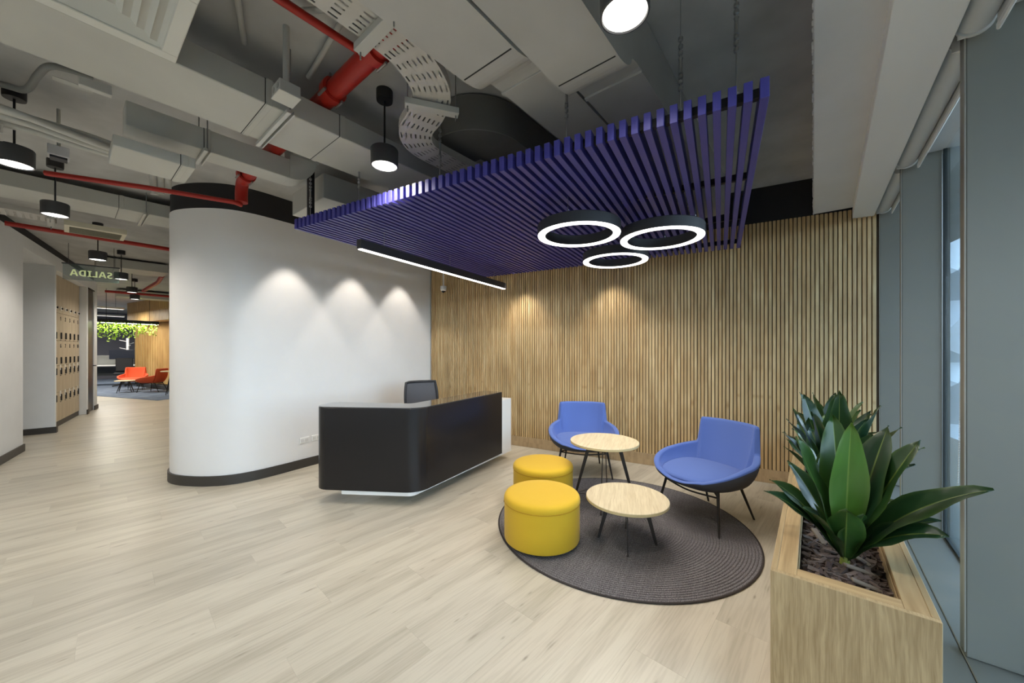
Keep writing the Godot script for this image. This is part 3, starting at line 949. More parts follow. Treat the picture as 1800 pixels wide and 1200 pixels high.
	for p: Vector3 in [Vector3(-1.42, 2.75, -1.45), Vector3(-1.42, 2.75, -0.5), Vector3(-1.415, 2.75, 0.5), Vector3(-1.43, 2.75, 0.92), Vector3(-1.47, 2.75, 1.08), Vector3(-1.57, 2.75, 1.24), Vector3(-1.74, 2.75, 1.33), Vector3(-1.89, 2.74, 1.37), Vector3(-1.99, 2.73, 1.46), Vector3(-2.03, 2.73, 1.6), Vector3(-2.03, 2.73, 1.9), Vector3(-2.03, 2.73, 2.9)]: tp.append(Vector3(p.x, p.y, -p.z))
	var t1 := tray("long slotted cable tray bending in an S beside the wide ducts", spline(tp, 5), 0.2, tm, false)
	tray_hanger(t1, -1.42, 2.75, 0.83, 0.2)
	tray_hanger(t1, -1.62, 2.745, 1.28, 0.2, deg_to_rad(58))
	tray_hanger(t1, -2.03, 2.73, 2.4, 0.2)
	var t2 := tray("perforated cable tray at the left edge under the conduits", [Vector3(-4.05, 2.71, 0.9), Vector3(-4.05, 2.71, 0.24)], 0.5, tm, true)
	tray_hanger(t2, -4.05, 2.71, -0.6, 0.5)
	var t3 := tray("far perforated cable tray above the corridor wall", [Vector3(-6.38, 2.8, 0.62), Vector3(-6.38, 2.8, 0.06)], 0.3, tm, true)
	tray_hanger(t3, -6.38, 2.8, -0.1, 0.3)
	# fire pipes
	var big := pipe("fire_pipe", "thick red fire main crossing above the long duct", "pipe", [Vector3(-1.35, 2.96, 1.03), Vector3(-4.02, 2.96, 1.04)], 0.055, red)
	for x: float in [-0.42, -0.9, -2.58]:
		part(big, "coupling", lathed([Vector2(0.055, -0.03), Vector2(0.072, -0.026), Vector2(0.072, 0.026), Vector2(0.055, 0.03)], 24), red, Vector3(x, 0, 0), Basis(Vector3.BACK, PI / 2))
		for a in 4:
			part(big, "bolt", lathed([Vector2(0, -0.045), Vector2(0.008, -0.045), Vector2(0.008, 0.045), Vector2(0, 0.045)], 8), mat(C(150, 145, 140), 0.4, 0.7), Vector3(x, 0, 0) + Vector3(0, 0.074, 0).rotated(Vector3.RIGHT, TAU * a / 4 + 0.5), Basis(Vector3.BACK, PI / 2))
	part(big, "end_elbow", tubed(spline([Vector3(-2.6, 0, -0.01), Vector3(-2.72, -0.02, -0.01), Vector3(-2.76, -0.1, -0.01), Vector3(-2.76, -0.2, -0.01)], 5), 0.05, 18), red)
	part(big, "pipe_clamp", bx(Vector3(0.03, 0.08, 0.03), 0.002, Vector3(-1.6, 0.095, 0)), red)
	pipe("fire_pipe", "thin red fire pipe joining the thick main at the top", "pipe", [Vector3(-1.88, 2.985, -1.4), Vector3(-1.87, 2.985, 0.98)], 0.02, red)
	pipe("fire_pipe", "thin bright red pipe running level over the corridor to the curved wall", "pipe", [Vector3(-4.12, 2.74, 1.04), Vector3(-4.09, 2.74, 0.98), Vector3(-4.34, 2.76, 0.45), Vector3(-4.66, 2.78, -0.1)], 0.02, red)
	pipe("fire_pipe", "thin red pipe crossing above the far perforated tray", "pipe", [Vector3(-7.3, 2.87, -0.45), Vector3(-7.35, 2.87, 0.98)], 0.028, red)
	pipe("fire_pipe", "red sloping pipe above the far corridor lamps", "pipe", [Vector3(-13.0, 2.86, 1.25), Vector3(-11.6, 2.93, 1.35), Vector3(-10.9, 2.98, 1.33)], 0.04, red)
	pipe("fire_pipe", "thin red pipe over the far end of the corridor", "pipe", [Vector3(-13.1, 2.78, 0.6), Vector3(-13.1, 2.78, 1.85)], 0.03, red)
	# junction box on a conduit drop
	var jb := thing("junction_box", "pale square junction box hanging from a conduit", "junction box", FP(-2.15, 2.72, 0.74), -FA)
	part(jb, "box_body", bx(Vector3(0.115, 0.06, 0.1), 0.003, Vector3(0, 0.03, 0)), pvc)
	part(jb, "cover", bx(Vector3(0.12, 0.006, 0.105), 0.002, Vector3(0, -0.001, 0)), mat(C(205, 204, 195), 0.5))
	part(jb, "conduit_drop", tubed([Vector3(0, 0.06, 0), Vector3(0, SLAB - 2.72, 0)], 0.016, 12), pvc)
	for e in 2: part(jb, "knockout", lathed([Vector2(0.014, -0.001), Vector2(0.016, 0.001), Vector2(0.013, 0.002), Vector2(0, 0.002)], 16), mat(C(160, 160, 155), 0.5), Vector3(-0.028 + 0.056 * e, 0.03, 0.05), Basis(Vector3.RIGHT, PI / 2))
	# conduits on the slab, between the long duct and the tray
	var cl := ["thin grey conduit across the slab behind the junction box", "thin grey conduit curving under the slab beside the red pipe", "grey conduit across the slab near the thick red main"]
	var cp := [[Vector3(-1.5, 3.07, 0.30), Vector3(-2.4, 3.07, 0.62)], [Vector3(-1.95, 3.05, 0.72), Vector3(-1.8, 3.05, 0.82), Vector3(-1.6, 3.05, 0.9), Vector3(-1.4, 3.05, 0.9)], [Vector3(-1.5, 3.07, 0.86), Vector3(-2.4, 3.07, 0.95)]]
	for k in 3: pipe("conduit", cl[k], "conduit", spline(cp[k], 5), 0.014, pvc)
	for k in 6:
		var y := 2.80 + 0.012 * (k % 2)
		var y2 := 2.785 + 0.042 * (k % 2)
		pipe("conduit", ["pale conduit at the right of the bundle over the left edge", "second pale conduit of the bundle over the left edge", "third pale conduit of the bundle over the left edge", "fourth pale conduit of the bundle over the left edge", "fifth pale conduit of the bundle over the left edge", "pale conduit at the left of the bundle over the left edge"][k], "conduit", spline([Vector3(-3.6 - 0.06 * k, y, -0.95), Vector3(-3.62 - 0.06 * k, y, -0.5), Vector3(-3.65 - 0.055 * k, y, -0.22), Vector3(-3.72 - 0.038 * k, y2, 0.08), Vector3(-3.775 - 0.026 * k, y2, 0.25)], 5), 0.021, pvc).set_meta("group", "conduit bundle")
	pipe("flexible_conduit", "grey flexible conduit looping under the slab at the left", "conduit", spline([Vector3(-3.75, 2.95, -0.5), Vector3(-3.68, 2.95, -0.24), Vector3(-3.62, 2.94, -0.15), Vector3(-3.42, 2.96, -0.1), Vector3(-3.29, 2.97, -0.06), Vector3(-3.26, 2.98, 0.0), Vector3(-3.28, 3.0, 0.1)], 6), 0.017, mat(C(120, 121, 118), 0.6))
	pipe("flexible_conduit", "dark grey conduit along the edge of the long duct at the left", "conduit", [Vector3(-3.16, 3.03, -1.2), Vector3(-3.16, 3.03, 0.06)], 0.014, mat(C(110, 111, 108), 0.6))
	var dv := thing("lamp_driver", "small pale driver box with a clip under the slab at the left", "driver box", FP(-3.47, 3.0, 0.12), -FA)
	part(dv, "case", bx(Vector3(0.045, 0.06, 0.14), 0.003, Vector3(0, 0.04, 0)), mat(C(205, 204, 198), 0.5))
	part(dv, "clip_plate", bx(Vector3(0.05, 0.004, 0.16), 0.001, Vector3(-0.03, 0.015, 0.09)), mat(C(190, 190, 184), 0.5))
	for k in 3:
		pipe("insulated_pipe", ["left pale insulated pipe stub hanging below the red pipe", "middle pale insulated pipe stub hanging below the red pipe", "right pale insulated pipe stub hanging below the red pipe"][k], "pipe", spline([Vector3(-4.6, 2.99, 0.5 + 0.05 * k), Vector3(-4.67, 2.95, 0.51 + 0.05 * k), Vector3(-4.69, 2.82 + 0.02 * k, 0.52 + 0.045 * k)], 4), 0.026, pvc).set_meta("group", "insulated pipe stubs")
	var sb := thing("sensor_box", "small pale square box under the slab above the left red pipe", "junction box", FP(-4.14, 2.74, -0.03), -FA)
	part(sb, "case", bx(Vector3(0.1, 0.07, 0.1), 0.003, Vector3(0, 0.05, 0)), mat(C(200, 200, 204), 0.5))
	part(sb, "base_plate", bx(Vector3(0.08, 0.014, 0.08), 0.002, Vector3(0, 0.007, 0)), mat(C(36, 38, 48), 0.5))
	part(sb, "stem", tubed([Vector3(0, 0.085, 0), Vector3(0, SLAB - 2.74, 0)], 0.01, 8), pvc)
	# linear grille box and far beams
	var gr := thing("linear_grille", "cream linear air grille box over the corridor", "grille", FP(-6.85, 2.82, 0.24), -FA)
	part(gr, "frame", bx(Vector3(0.42, 0.06, 0.5), 0.003, Vector3(0, 0.035, 0)), mat(C(220, 214, 190), 0.5))
	for k in 9:
		part(gr, "slot_blade", bx(Vector3(0.012, 0.012, 0.42), 0.001, Vector3(-0.14 + 0.035 * k, 0.001, 0)), mat(C(120, 116, 100), 0.6))
	duct("pale duct crossing above the far corridor", -10.5, -9.9, 0.35, 1.3, 2.9, 3.06, dm, [0.6], [])
	duct("pale duct crossing above the far office", -15.4, -14.9, 0.9, 2.2, 2.86, 3.05, dm, [1.2], [])
	# dome camera on the wood wall
	var cc := thing("dome_camera", "small white dome security camera hanging before the wood wall", "camera", W(-3.8, 2.30, 4.5))
	var wc := mat(C(222, 221, 216), 0.4)
	part(cc, "mount_body", lathed([Vector2(0, 0.03), Vector2(0.045, 0.03), Vector2(0.05, 0.034), Vector2(0.05, 0.085), Vector2(0.046, 0.09), Vector2(0, 0.092)], 28), wc)
	part(cc, "dome_ring", lathed([Vector2(0, 0.012), Vector2(0.03, 0.012), Vector2(0.042, 0.02), Vector2(0.044, 0.032), Vector2(0, 0.034)], 28), wc)
	part(cc, "dome", lathed([Vector2(0, -0.018), Vector2(0.012, -0.016), Vector2(0.022, -0.009), Vector2(0.029, 0.002), Vector2(0.031, 0.012), Vector2(0, 0.014)], 24), mat(C(30, 30, 32), 0.1))
	part(cc, "drop_pole", tubed([Vector3(0, 0.09, 0), Vector3(0, SLAB - 2.3, 0)], 0.014, 12), wc)

# ------------------------------------------------------------------ reception desk
func desk() -> void:
	var black := mat(C(30, 28, 29), 0.26)
	black.metallic_specular = 0.42
	var whitem := mat(C(226, 226, 224), 0.35)
	var o := thing("reception_desk", "glossy black reception desk with rounded corners and a white end cabinet", "reception desk", W(-2.7, 0, 2.9))
	var q := Vector2(2.7, -2.9)
	var foot := [Vector2(-3.33, 2.33), Vector2(-3.225, 1.985), Vector2(-2.31, 2.40), Vector2(-2.31, 3.82), Vector2(-2.57, 3.82), Vector2(-2.57, 2.575), Vector2(-3.27, 2.30)]
	var rr := rounded(foot, [0.05, 0.13, 0.2, 0.0, 0.0, 0.05, 0.0])
	var sh := []
	for p: Vector2 in rr: sh.append(p + q)
	part(o, "front_shell", prismed(sh, 0.13, 0.868, 0.002), black)
	var tp := mat(C(58, 57, 58), 0.06)
	tp.clearcoat_enabled = true
	tp.clearcoat = 0.8
	tp.clearcoat_roughness = 0.02
	part(o, "counter_top", prismed(sh, 0.869, 0.878, 0.002), tp)
	var wb := []
	for p: Vector2 in rounded([Vector2(-2.96, 2.11), Vector2(-2.365, 2.385), Vector2(-2.335, 4.09), Vector2(-2.95, 4.09), Vector2(-2.95, 2.7)], [0.0, 0.08, 0.0, 0.0, 0.0]): wb.append(p + q)
	part(o, "white_base_slab", prismed(wb, 0.095, 0.129, 0.002), whitem)
	part(o, "end_cabinet", bx(Vector3(0.6, 0.64, 0.265), 0.003, W(-2.635 + 2.7, 0.45, 3.956 - 2.9)), whitem)
	part(o, "worktop", prismed([Vector2(-3.2, 2.42) + q, Vector2(-2.575, 2.68) + q, Vector2(-2.575, 3.8) + q, Vector2(-3.15, 3.8) + q, Vector2(-3.15, 3.1) + q], 0.71, 0.735, 0.002), whitem)
	part(o, "recessed_plinth", prismed([Vector2(-2.92, 2.75) + q, Vector2(-2.62, 2.75) + q, Vector2(-2.62, 3.9) + q, Vector2(-2.92, 3.9) + q], 0.0, 0.094), mat(C(40, 38, 36), 0.6))
	# office chair behind it
	var c := thing("office_chair", "grey mesh back office chair behind the reception desk", "office chair", W(-3.38, 0, 3.66), deg_to_rad(62))
	var dk := mat(C(44, 44, 47), 0.5)
	var mesh := mat(C(96, 96, 100), 0.8)
	var rows := []
	for i in 9:
		var row := []
		for j in 9:
			var x := (j - 4) / 4.0 * (0.205 + 0.02 * sin(PI * i / 8.0))
			row.append(Vector3(x, 0.52 + 0.42 * i / 8.0, -0.22 - 0.05 * i / 8.0 + 0.05 * (x / 0.22) * (x / 0.22)))
		rows.append(row)
	var st := ST()
	grid(st, rows)
	part(c, "mesh_back", st, mesh)
	var loop := []
	for i in 9: loop.append(rows[i][0])
	for j in range(1, 9): loop.append(rows[8][j] + Vector3(0, 0.01, 0))
	for i in range(7, -1, -1): loop.append(rows[i][8])
	for j in range(7, -1, -1): loop.append(rows[0][j])
	part(c, "back_frame", tubed(loop, 0.017, 10), dk)
	part(c, "seat", bx(Vector3(0.48, 0.07, 0.46), 0.025, Vector3(0, 0.46, 0.02)), dk)
	part(c, "back_stem", tubed([Vector3(0, 0.43, -0.1), Vector3(0, 0.45, -0.24), Vector3(0, 0.62, -0.26)], 0.022, 10), dk)
	part(c, "gas_lift", tubed([Vector3(0, 0.09, 0), Vector3(0, 0.43, 0)], 0.025, 14), dk)
	for k in 5:
		var v := Vector3(0.3, 0.06, 0).rotated(Vector3.UP, TAU * k / 5)
		var a := part(c, "base_arm", tubed([Vector3(0, 0.1, 0), v], [0.024, 0.014], 8), dk)
		part(a, "castor", lathed([Vector2(0, -0.02), Vector2(0.026, -0.02), Vector2(0.028, 0), Vector2(0.026, 0.02), Vector2(0, 0.02)], 16), dk, v * Vector3(1, 0, 1) + Vector3(0, 0.028, 0), Basis(Vector3.UP, TAU * k / 5) * Basis(Vector3.RIGHT, PI / 2))

# ------------------------------------------------------------------ lounge group
func plan(th: float, a: float, bb: float, bf: float, n := 2.7) -> Vector2:
	var sx := signf(sin(th)) * pow(absf(sin(th)), 2.0 / n)
	var cz := signf(cos(th)) * pow(absf(cos(th)), 2.0 / n)
	return Vector2(a * sx, -cz * (bb if cz > 0 else bf))
func lounge_chair(label: String, col: Color, back: Color, at: Vector3, turn: float, group: String) -> Node3D:
	var o := thing("lounge_chair", label, "armchair", at, turn, group)
	var fab := noise_mat(col, col.darkened(0.12), 0.85, 0.2, 0.06, 0.6, 61)
	fab.rim_enabled = true
	fab.rim = 0.25
	var N := 144
	var rows := []
	var rimh := []
	var drop := []
	var wide := []
	for j in N:
		var th := -PI + TAU * j / N
		var g := rad_to_deg(absf(th))
		var k := smoothstep(46.0, 54.0, g)
		var y := lerpf(0.765, 0.545, k)
		if g > 54.0: y = lerpf(0.545, 0.395, pow((minf(g, 152.0) - 54.0) / 98.0, 1.25))
		if g > 152.0: y = lerpf(0.395, 0.36, smoothstep(152.0, 180.0, g))
		rimh.append(y)
		drop.append(k)
		wide.append(smoothstep(48.0, 96.0, g))
	var ring := func(t: float, inner: bool) -> Array:
		var r := []
		for j in N:
			var th := -PI + TAU * j / N
			var k: float = drop[j]
			var base := plan(th, 0.275, 0.235, 0.30)
			var rim := plan(th, lerpf(0.335, 0.378, wide[j]), lerpf(0.365, 0.335, wide[j]), 0.375)
			var e := 1.0 - pow(1.0 - t, 1.9)
			var p := base.lerp(rim, lerpf(e, e * 0.55 + t * 0.45, 1.0 - k))
			var y: float = lerpf(0.315, rimh[j], pow(t, 1.15))
			if inner:
				var th2 := lerpf(0.036, 0.046, k)
				p = p * (1.0 - th2 / maxf(p.length(), 0.05))
				y = lerpf(0.355, rimh[j], pow(t, 1.15))
			r.append(Vector3(p.x, y, p.y))
		return r
	var flat := func(s: float, y: float) -> Array:
		var r := []
		for j in N:
			var p := plan(-PI + TAU * j / N, 0.275, 0.235, 0.30) * s
			r.append(Vector3(p.x, y, p.y))
		return r
	rows.append(flat.call(0.001, 0.3))
	rows.append(flat.call(0.6, 0.301))
	rows.append(flat.call(0.93, 0.306))
	for t: float in [0.0, 0.12, 0.25, 0.4, 0.55, 0.7, 0.82, 0.92, 0.98]: rows.append(ring.call(t, false))
	var ro: Array = ring.call(1.0, false)
	var ri: Array = ring.call(1.0, true)
	for w: float in [0.12, 0.5, 0.88]:
		var r := []
		for j in N: r.append(ro[j].lerp(ri[j], w) + Vector3(0, 0.008 * sin(PI * w), 0))
		rows.append(r)
	for t: float in [0.97, 0.9, 0.8, 0.65, 0.5, 0.35, 0.2, 0.08]: rows.append(ring.call(t, true))
	rows.append(flat.call(0.6, 0.36))
	rows.append(flat.call(0.001, 0.36))
	var st := ST()
	grid(st, rows.slice(0, 11), true, true)
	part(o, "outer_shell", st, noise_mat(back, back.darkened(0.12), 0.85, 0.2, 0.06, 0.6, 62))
	var si := ST()
	grid(si, rows.slice(10), true, true)
	part(o, "inner_upholstery", si, fab)
	var cr := []
	for e in [[0.001, 0.366], [0.9, 0.366], [1.0, 0.374], [1.03, 0.39], [1.02, 0.404], [0.97, 0.415], [0.85, 0.422], [0.6, 0.428], [0.3, 0.43], [0.001, 0.431]]:
		var r := []
		for j in N:
			var p = plan(-PI + TAU * j / N, 0.287, 0.2, 0.335, 2.6) * e[0]
			r.append(Vector3(p.x, e[1] - 0.018 * smoothstep(0.0, 0.34, p.y), p.y))
		cr.append(r)
	var sc := ST()
	grid(sc, cr, true, true)
	part(o, "seat_cushion", sc, fab)
	var leg := mat(C(38, 36, 35), 0.5, 0.2)
	for e: float in [-1.0, 1.0]:
		part(o, "leg", tubed([Vector3(e * 0.235, 0.315, 0.19), Vector3(e * 0.29, 0.0, 0.255)], [0.012, 0.008], 10), leg)
		part(o, "leg", tubed([Vector3(e * 0.165, 0.315, -0.16), Vector3(e * 0.205, 0.0, -0.3)], [0.012, 0.008], 10), leg)
		part(o, "side_rail", tubed([Vector3(e * 0.242, 0.28, 0.197), Vector3(0.0, 0.293, 0.0), Vector3(-e * 0.17, 0.28, -0.176)], 0.007, 8), leg)
	part(o, "front_rail", tubed(spline([Vector3(-0.242, 0.275, 0.197), Vector3(0, 0.262, 0.23), Vector3(0.242, 0.275, 0.197)], 6), 0.007, 8), leg)
	part(o, "rear_rail", tubed([Vector3(-0.172, 0.27, -0.18), Vector3(0.172, 0.27, -0.18)], 0.007, 8), leg)
	return o
func round_table(label: String, at: Vector3, h: float, r: float, foot_r: float, turn: float, mt: Material, edge: Material) -> Node3D:
	var o := thing("coffee_table", label, "table", at, turn, "round coffee tables")
	part(o, "table_top", lathed([Vector2(0.0, h), Vector2(r - 0.003, h), Vector2(r, h - 0.003), Vector2(r, h - 0.004)], 64), mt)
	part(o, "top_edge", lathed([Vector2(r, h - 0.003), Vector2(r, h - 0.02), Vector2(r - 0.004, h - 0.023), Vector2(0, h - 0.023)], 64), edge)
	var leg := mat(C(44, 40, 38), 0.45)
	for k in 4:
		var a := TAU * k / 4
		var bas := Basis(Vector3.UP, a)
		var st := ST()
		var top := Vector3(r * 0.42, h - 0.023, 0)
		var bot := Vector3(foot_r, 0.0, 0)
		for q in 1:
			var ws := [0.036, 0.018]
			var vs := []
			for e in 2:
				var c: Vector3 = [top, bot][e]
				for s: Vector2 in [Vector2(-1, -1), Vector2(1, -1), Vector2(1, 1), Vector2(-1, 1)]:
					vs.append(bas * (c + Vector3(s.x * ws[e] / 2.0, 0, s.y * 0.0035)))
			for s in 4:
				var n: Vector3 = (vs[(s + 1) % 4] + vs[s] - bas * (2.0 * top)).normalized()
				quad(st, vs[s], vs[(s + 1) % 4], vs[4 + (s + 1) % 4], vs[4 + s], n)
			quad(st, vs[4], vs[5], vs[6], vs[7], Vector3.DOWN)
		part(o, "leg", st, leg)
		part(o, "foot_pad", lathed([Vector2(0, 0.001), Vector2(0.008, 0.001), Vector2(0.008, 0.006), Vector2(0, 0.006)], 10), leg, bas * (bot + Vector3(0, 0, 0)))
	var pl := ST()
	for k in 2: box(pl, Vector3(0, h - 0.027, 0), Vector3(r * 0.95, 0.006, 0.03), 0.001, Basis(Vector3.UP, PI / 2 * k))
	part(o, "spider_plate", pl, leg)
	if h > 0.5 and foot_r < 0.28:                            # thin wire brace low between the legs
		var br := ST()
		var leg_at := func(k: int, t: float) -> Vector3:
			return Basis(Vector3.UP, TAU * k / 4) * Vector3(r * 0.42, h - 0.023, 0).lerp(Vector3(foot_r, 0, 0), t)
		tube(br, [leg_at.call(0, 0.9), leg_at.call(1, 0.84), leg_at.call(2, 0.9)], 0.0025, 6)
		tube(br, [leg_at.call(0, 0.9), leg_at.call(2, 0.9)], 0.0025, 6)
		part(o, "wire_brace", br, leg)
	return o
func lounge() -> void:
	# braided round rug
	var rug := thing("round_rug", "round charcoal grey braided rug under the coffee tables", "rug", W(-0.72, 0, 3.02))
	var prof := [Vector2(0, 0.009)]
	var n := 50
	var R := 0.968
	for k in n:
		var a := R * k / n
		var w := R / n
		prof.append(Vector2(a + w * 0.12, 0.006))
		prof.append(Vector2(a + w * 0.3, 0.0105))
		prof.append(Vector2(a + w * 0.55, 0.0115))
		prof.append(Vector2(a + w * 0.8, 0.0105))
		prof.append(Vector2(a + w * 0.97, 0.006))
	prof.append(Vector2(R + 0.003, 0.001))
	var rm := noise_mat(C(168, 164, 166), C(30, 28, 30), 0.95, 0.2, 0.42, 1.2, 71)
	part(rug, "braid", lathed(prof, 128), rm)
	part(rug, "edge_binding", lathed([Vector2(R - 0.002, 0.001), Vector2(R + 0.008, 0.002), Vector2(R + 0.009, 0.008), Vector2(R + 0.004, 0.0115), Vector2(R - 0.003, 0.009)], 128), mat(C(52, 46, 44), 0.9))
	# yellow ottomans
	var ye := noise_mat(C(206, 168, 26), C(196, 158, 20), 0.8, 0.2, 0.05, 0.4, 72)
	ye.rim_enabled = true
	ye.rim = 0.2
	var ot := []
	var spots := [[W(-1.138, 0.011, 2.445), "yellow round ottoman in front, with a small black tag"], [W(-1.431, 0.011, 3.10), "yellow round ottoman behind the other, by the blue chair"]]
	for k in 2:
		var o := thing("ottoman", spots[k][1], "ottoman", spots[k][0], 0.0, "yellow round ottomans")
		part(o, "drum", lathed([Vector2(0, 0.02), Vector2(0.262, 0.02), Vector2(0.271, 0.024), Vector2(0.274, 0.034), Vector2(0.274, 0.15), Vector2(0.274, 0.288), Vector2(0.27, 0.292), Vector2(0, 0.292)], 72), ye)
		part(o, "seat_cushion", lathed([Vector2(0, 0.29), Vector2(0.269, 0.29), Vector2(0.2765, 0.294), Vector2(0.277, 0.306), Vector2(0.274, 0.321), Vector2(0.266, 0.333), Vector2(0.251, 0.341), Vector2(0.228, 0.346), Vector2(0.15, 0.3495), Vector2(0.0, 0.351)], 72), ye)
		part(o, "piping", lathed([Vector2(0.271, 0.2875), Vector2(0.2765, 0.287), Vector2(0.278, 0.29), Vector2(0.2765, 0.293), Vector2(0.271, 0.2925)], 72), mat(C(178, 134, 10), 0.85))
		for a in 4:
			part(o, "foot", lathed([Vector2(0, 0), Vector2(0.02, 0), Vector2(0.022, 0.004), Vector2(0.022, 0.022), Vector2(0, 0.022)], 16), mat(C(28, 26, 25), 0.6), Vector3(0.22, 0, 0).rotated(Vector3.UP, TAU * a / 4 + 0.3))
		if k == 0:
			part(o, "tag", bx(Vector3(0.014, 0.01, 0.002), 0.0, Vector3.ZERO), mat(C(30, 28, 26), 0.6), Vector3(-0.278 * cos(0.18), 0.284, 0.278 * sin(0.18)).rotated(Vector3.UP, 0.42), Basis(Vector3.UP, 0.42 - PI / 2 + 0.18))
	# tables
	var ttex := wood_image(512, 512, C(216, 203, 172), C(180, 162, 126), 0.5, 0.5, 81, 0, 0.1)
	var tm := wood_mat(ttex, Color.WHITE, 0.4)
	tm.uv1_scale = Vector3(1.3, 1.3, 1)
	tm.uv1_offset = Vector3(0.5, 0.5, 0)
	var em := mat(C(196, 178, 132), 0.5)
	round_table("low round coffee table with a pale wood top, in front", W(-0.588, 0.0115, 2.712), 0.322, 0.287, 0.2, deg_to_rad(14), tm, em)
	round_table("tall round coffee table with a pale wood top, before the rear blue chair", W(-0.915, 0.0115, 3.30), 0.56, 0.302, 0.27, deg_to_rad(10), tm, em)
	# armchairs
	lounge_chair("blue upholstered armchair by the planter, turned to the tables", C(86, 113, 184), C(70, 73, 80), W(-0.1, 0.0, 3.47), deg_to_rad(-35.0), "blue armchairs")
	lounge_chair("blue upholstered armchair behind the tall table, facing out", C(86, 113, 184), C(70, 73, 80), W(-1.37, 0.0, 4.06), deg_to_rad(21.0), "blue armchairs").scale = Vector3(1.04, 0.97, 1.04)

# ------------------------------------------------------------------ planter and plants
func leaf_mesh(tip: Vector3, w: float, bend: float, tone: Color, sd: int, twist := 0.0) -> SurfaceTool:
	var st := ST()
	var r := RandomNumberGenerator.new()
	r.seed = sd
	var out := Vector3(tip.x, 0, tip.z)
	var ctl := tip * 0.5 + Vector3(0, bend, 0) - out * 0.12
	var rows := []
	var cols := []
	var n := 15
	for i in n:
		var t := float(i) / (n - 1)
		var p := ctl * (2.0 * t * (1.0 - t)) + tip * (t * t)
		var tg := (ctl * (2.0 - 4.0 * t) + tip * (2.0 * t)).normalized()
		var nr := (Vector3.UP - tg * tg.y)
		if nr.length() < 0.15: nr = Vector3(0.05, 0.0, 0.2) - tg * tg.dot(Vector3(0.05, 0, 0.2))
		nr = nr.normalized().rotated(tg, twist)
		var sd2 := tg.cross(nr).normalized()
		var hw := w * 0.5 * pow(sin(PI * pow(clampf((t - 0.04) / 0.96, 0.0, 1.0), 1.05)), 0.75) if t > 0.05 else w * 0.06
		hw = maxf(hw, w * 0.06 * (1.0 - t))
		var row := []
		var col := []
		for s: float in [-1.0, -0.75, -0.5, -0.25, -0.07, 0.0, 0.07, 0.25, 0.5, 0.75, 1.0]:
			var wav := 0.006 * sin(t * 15.0 + sd + (2.0 if s > 0 else 0.0)) * s * s * (w / 0.12)
			row.append(p + sd2 * (hw * s) + nr * (absf(s) * hw * 0.3 + wav - 0.1 * hw))
			var c := tone * (0.92 + 0.12 * r.randf())
			if absf(s) < 0.03: c = tone.lerp(Color(0.22, 0.30, 0.06), 0.6)
			elif absf(s) > 0.95: c = tone.lerp(Color(0.16, 0.24, 0.05), 0.2)
			col.append(c)
		rows.append(row)
		cols.append(col)
	grid(st, rows, false, false, cols)
	return st
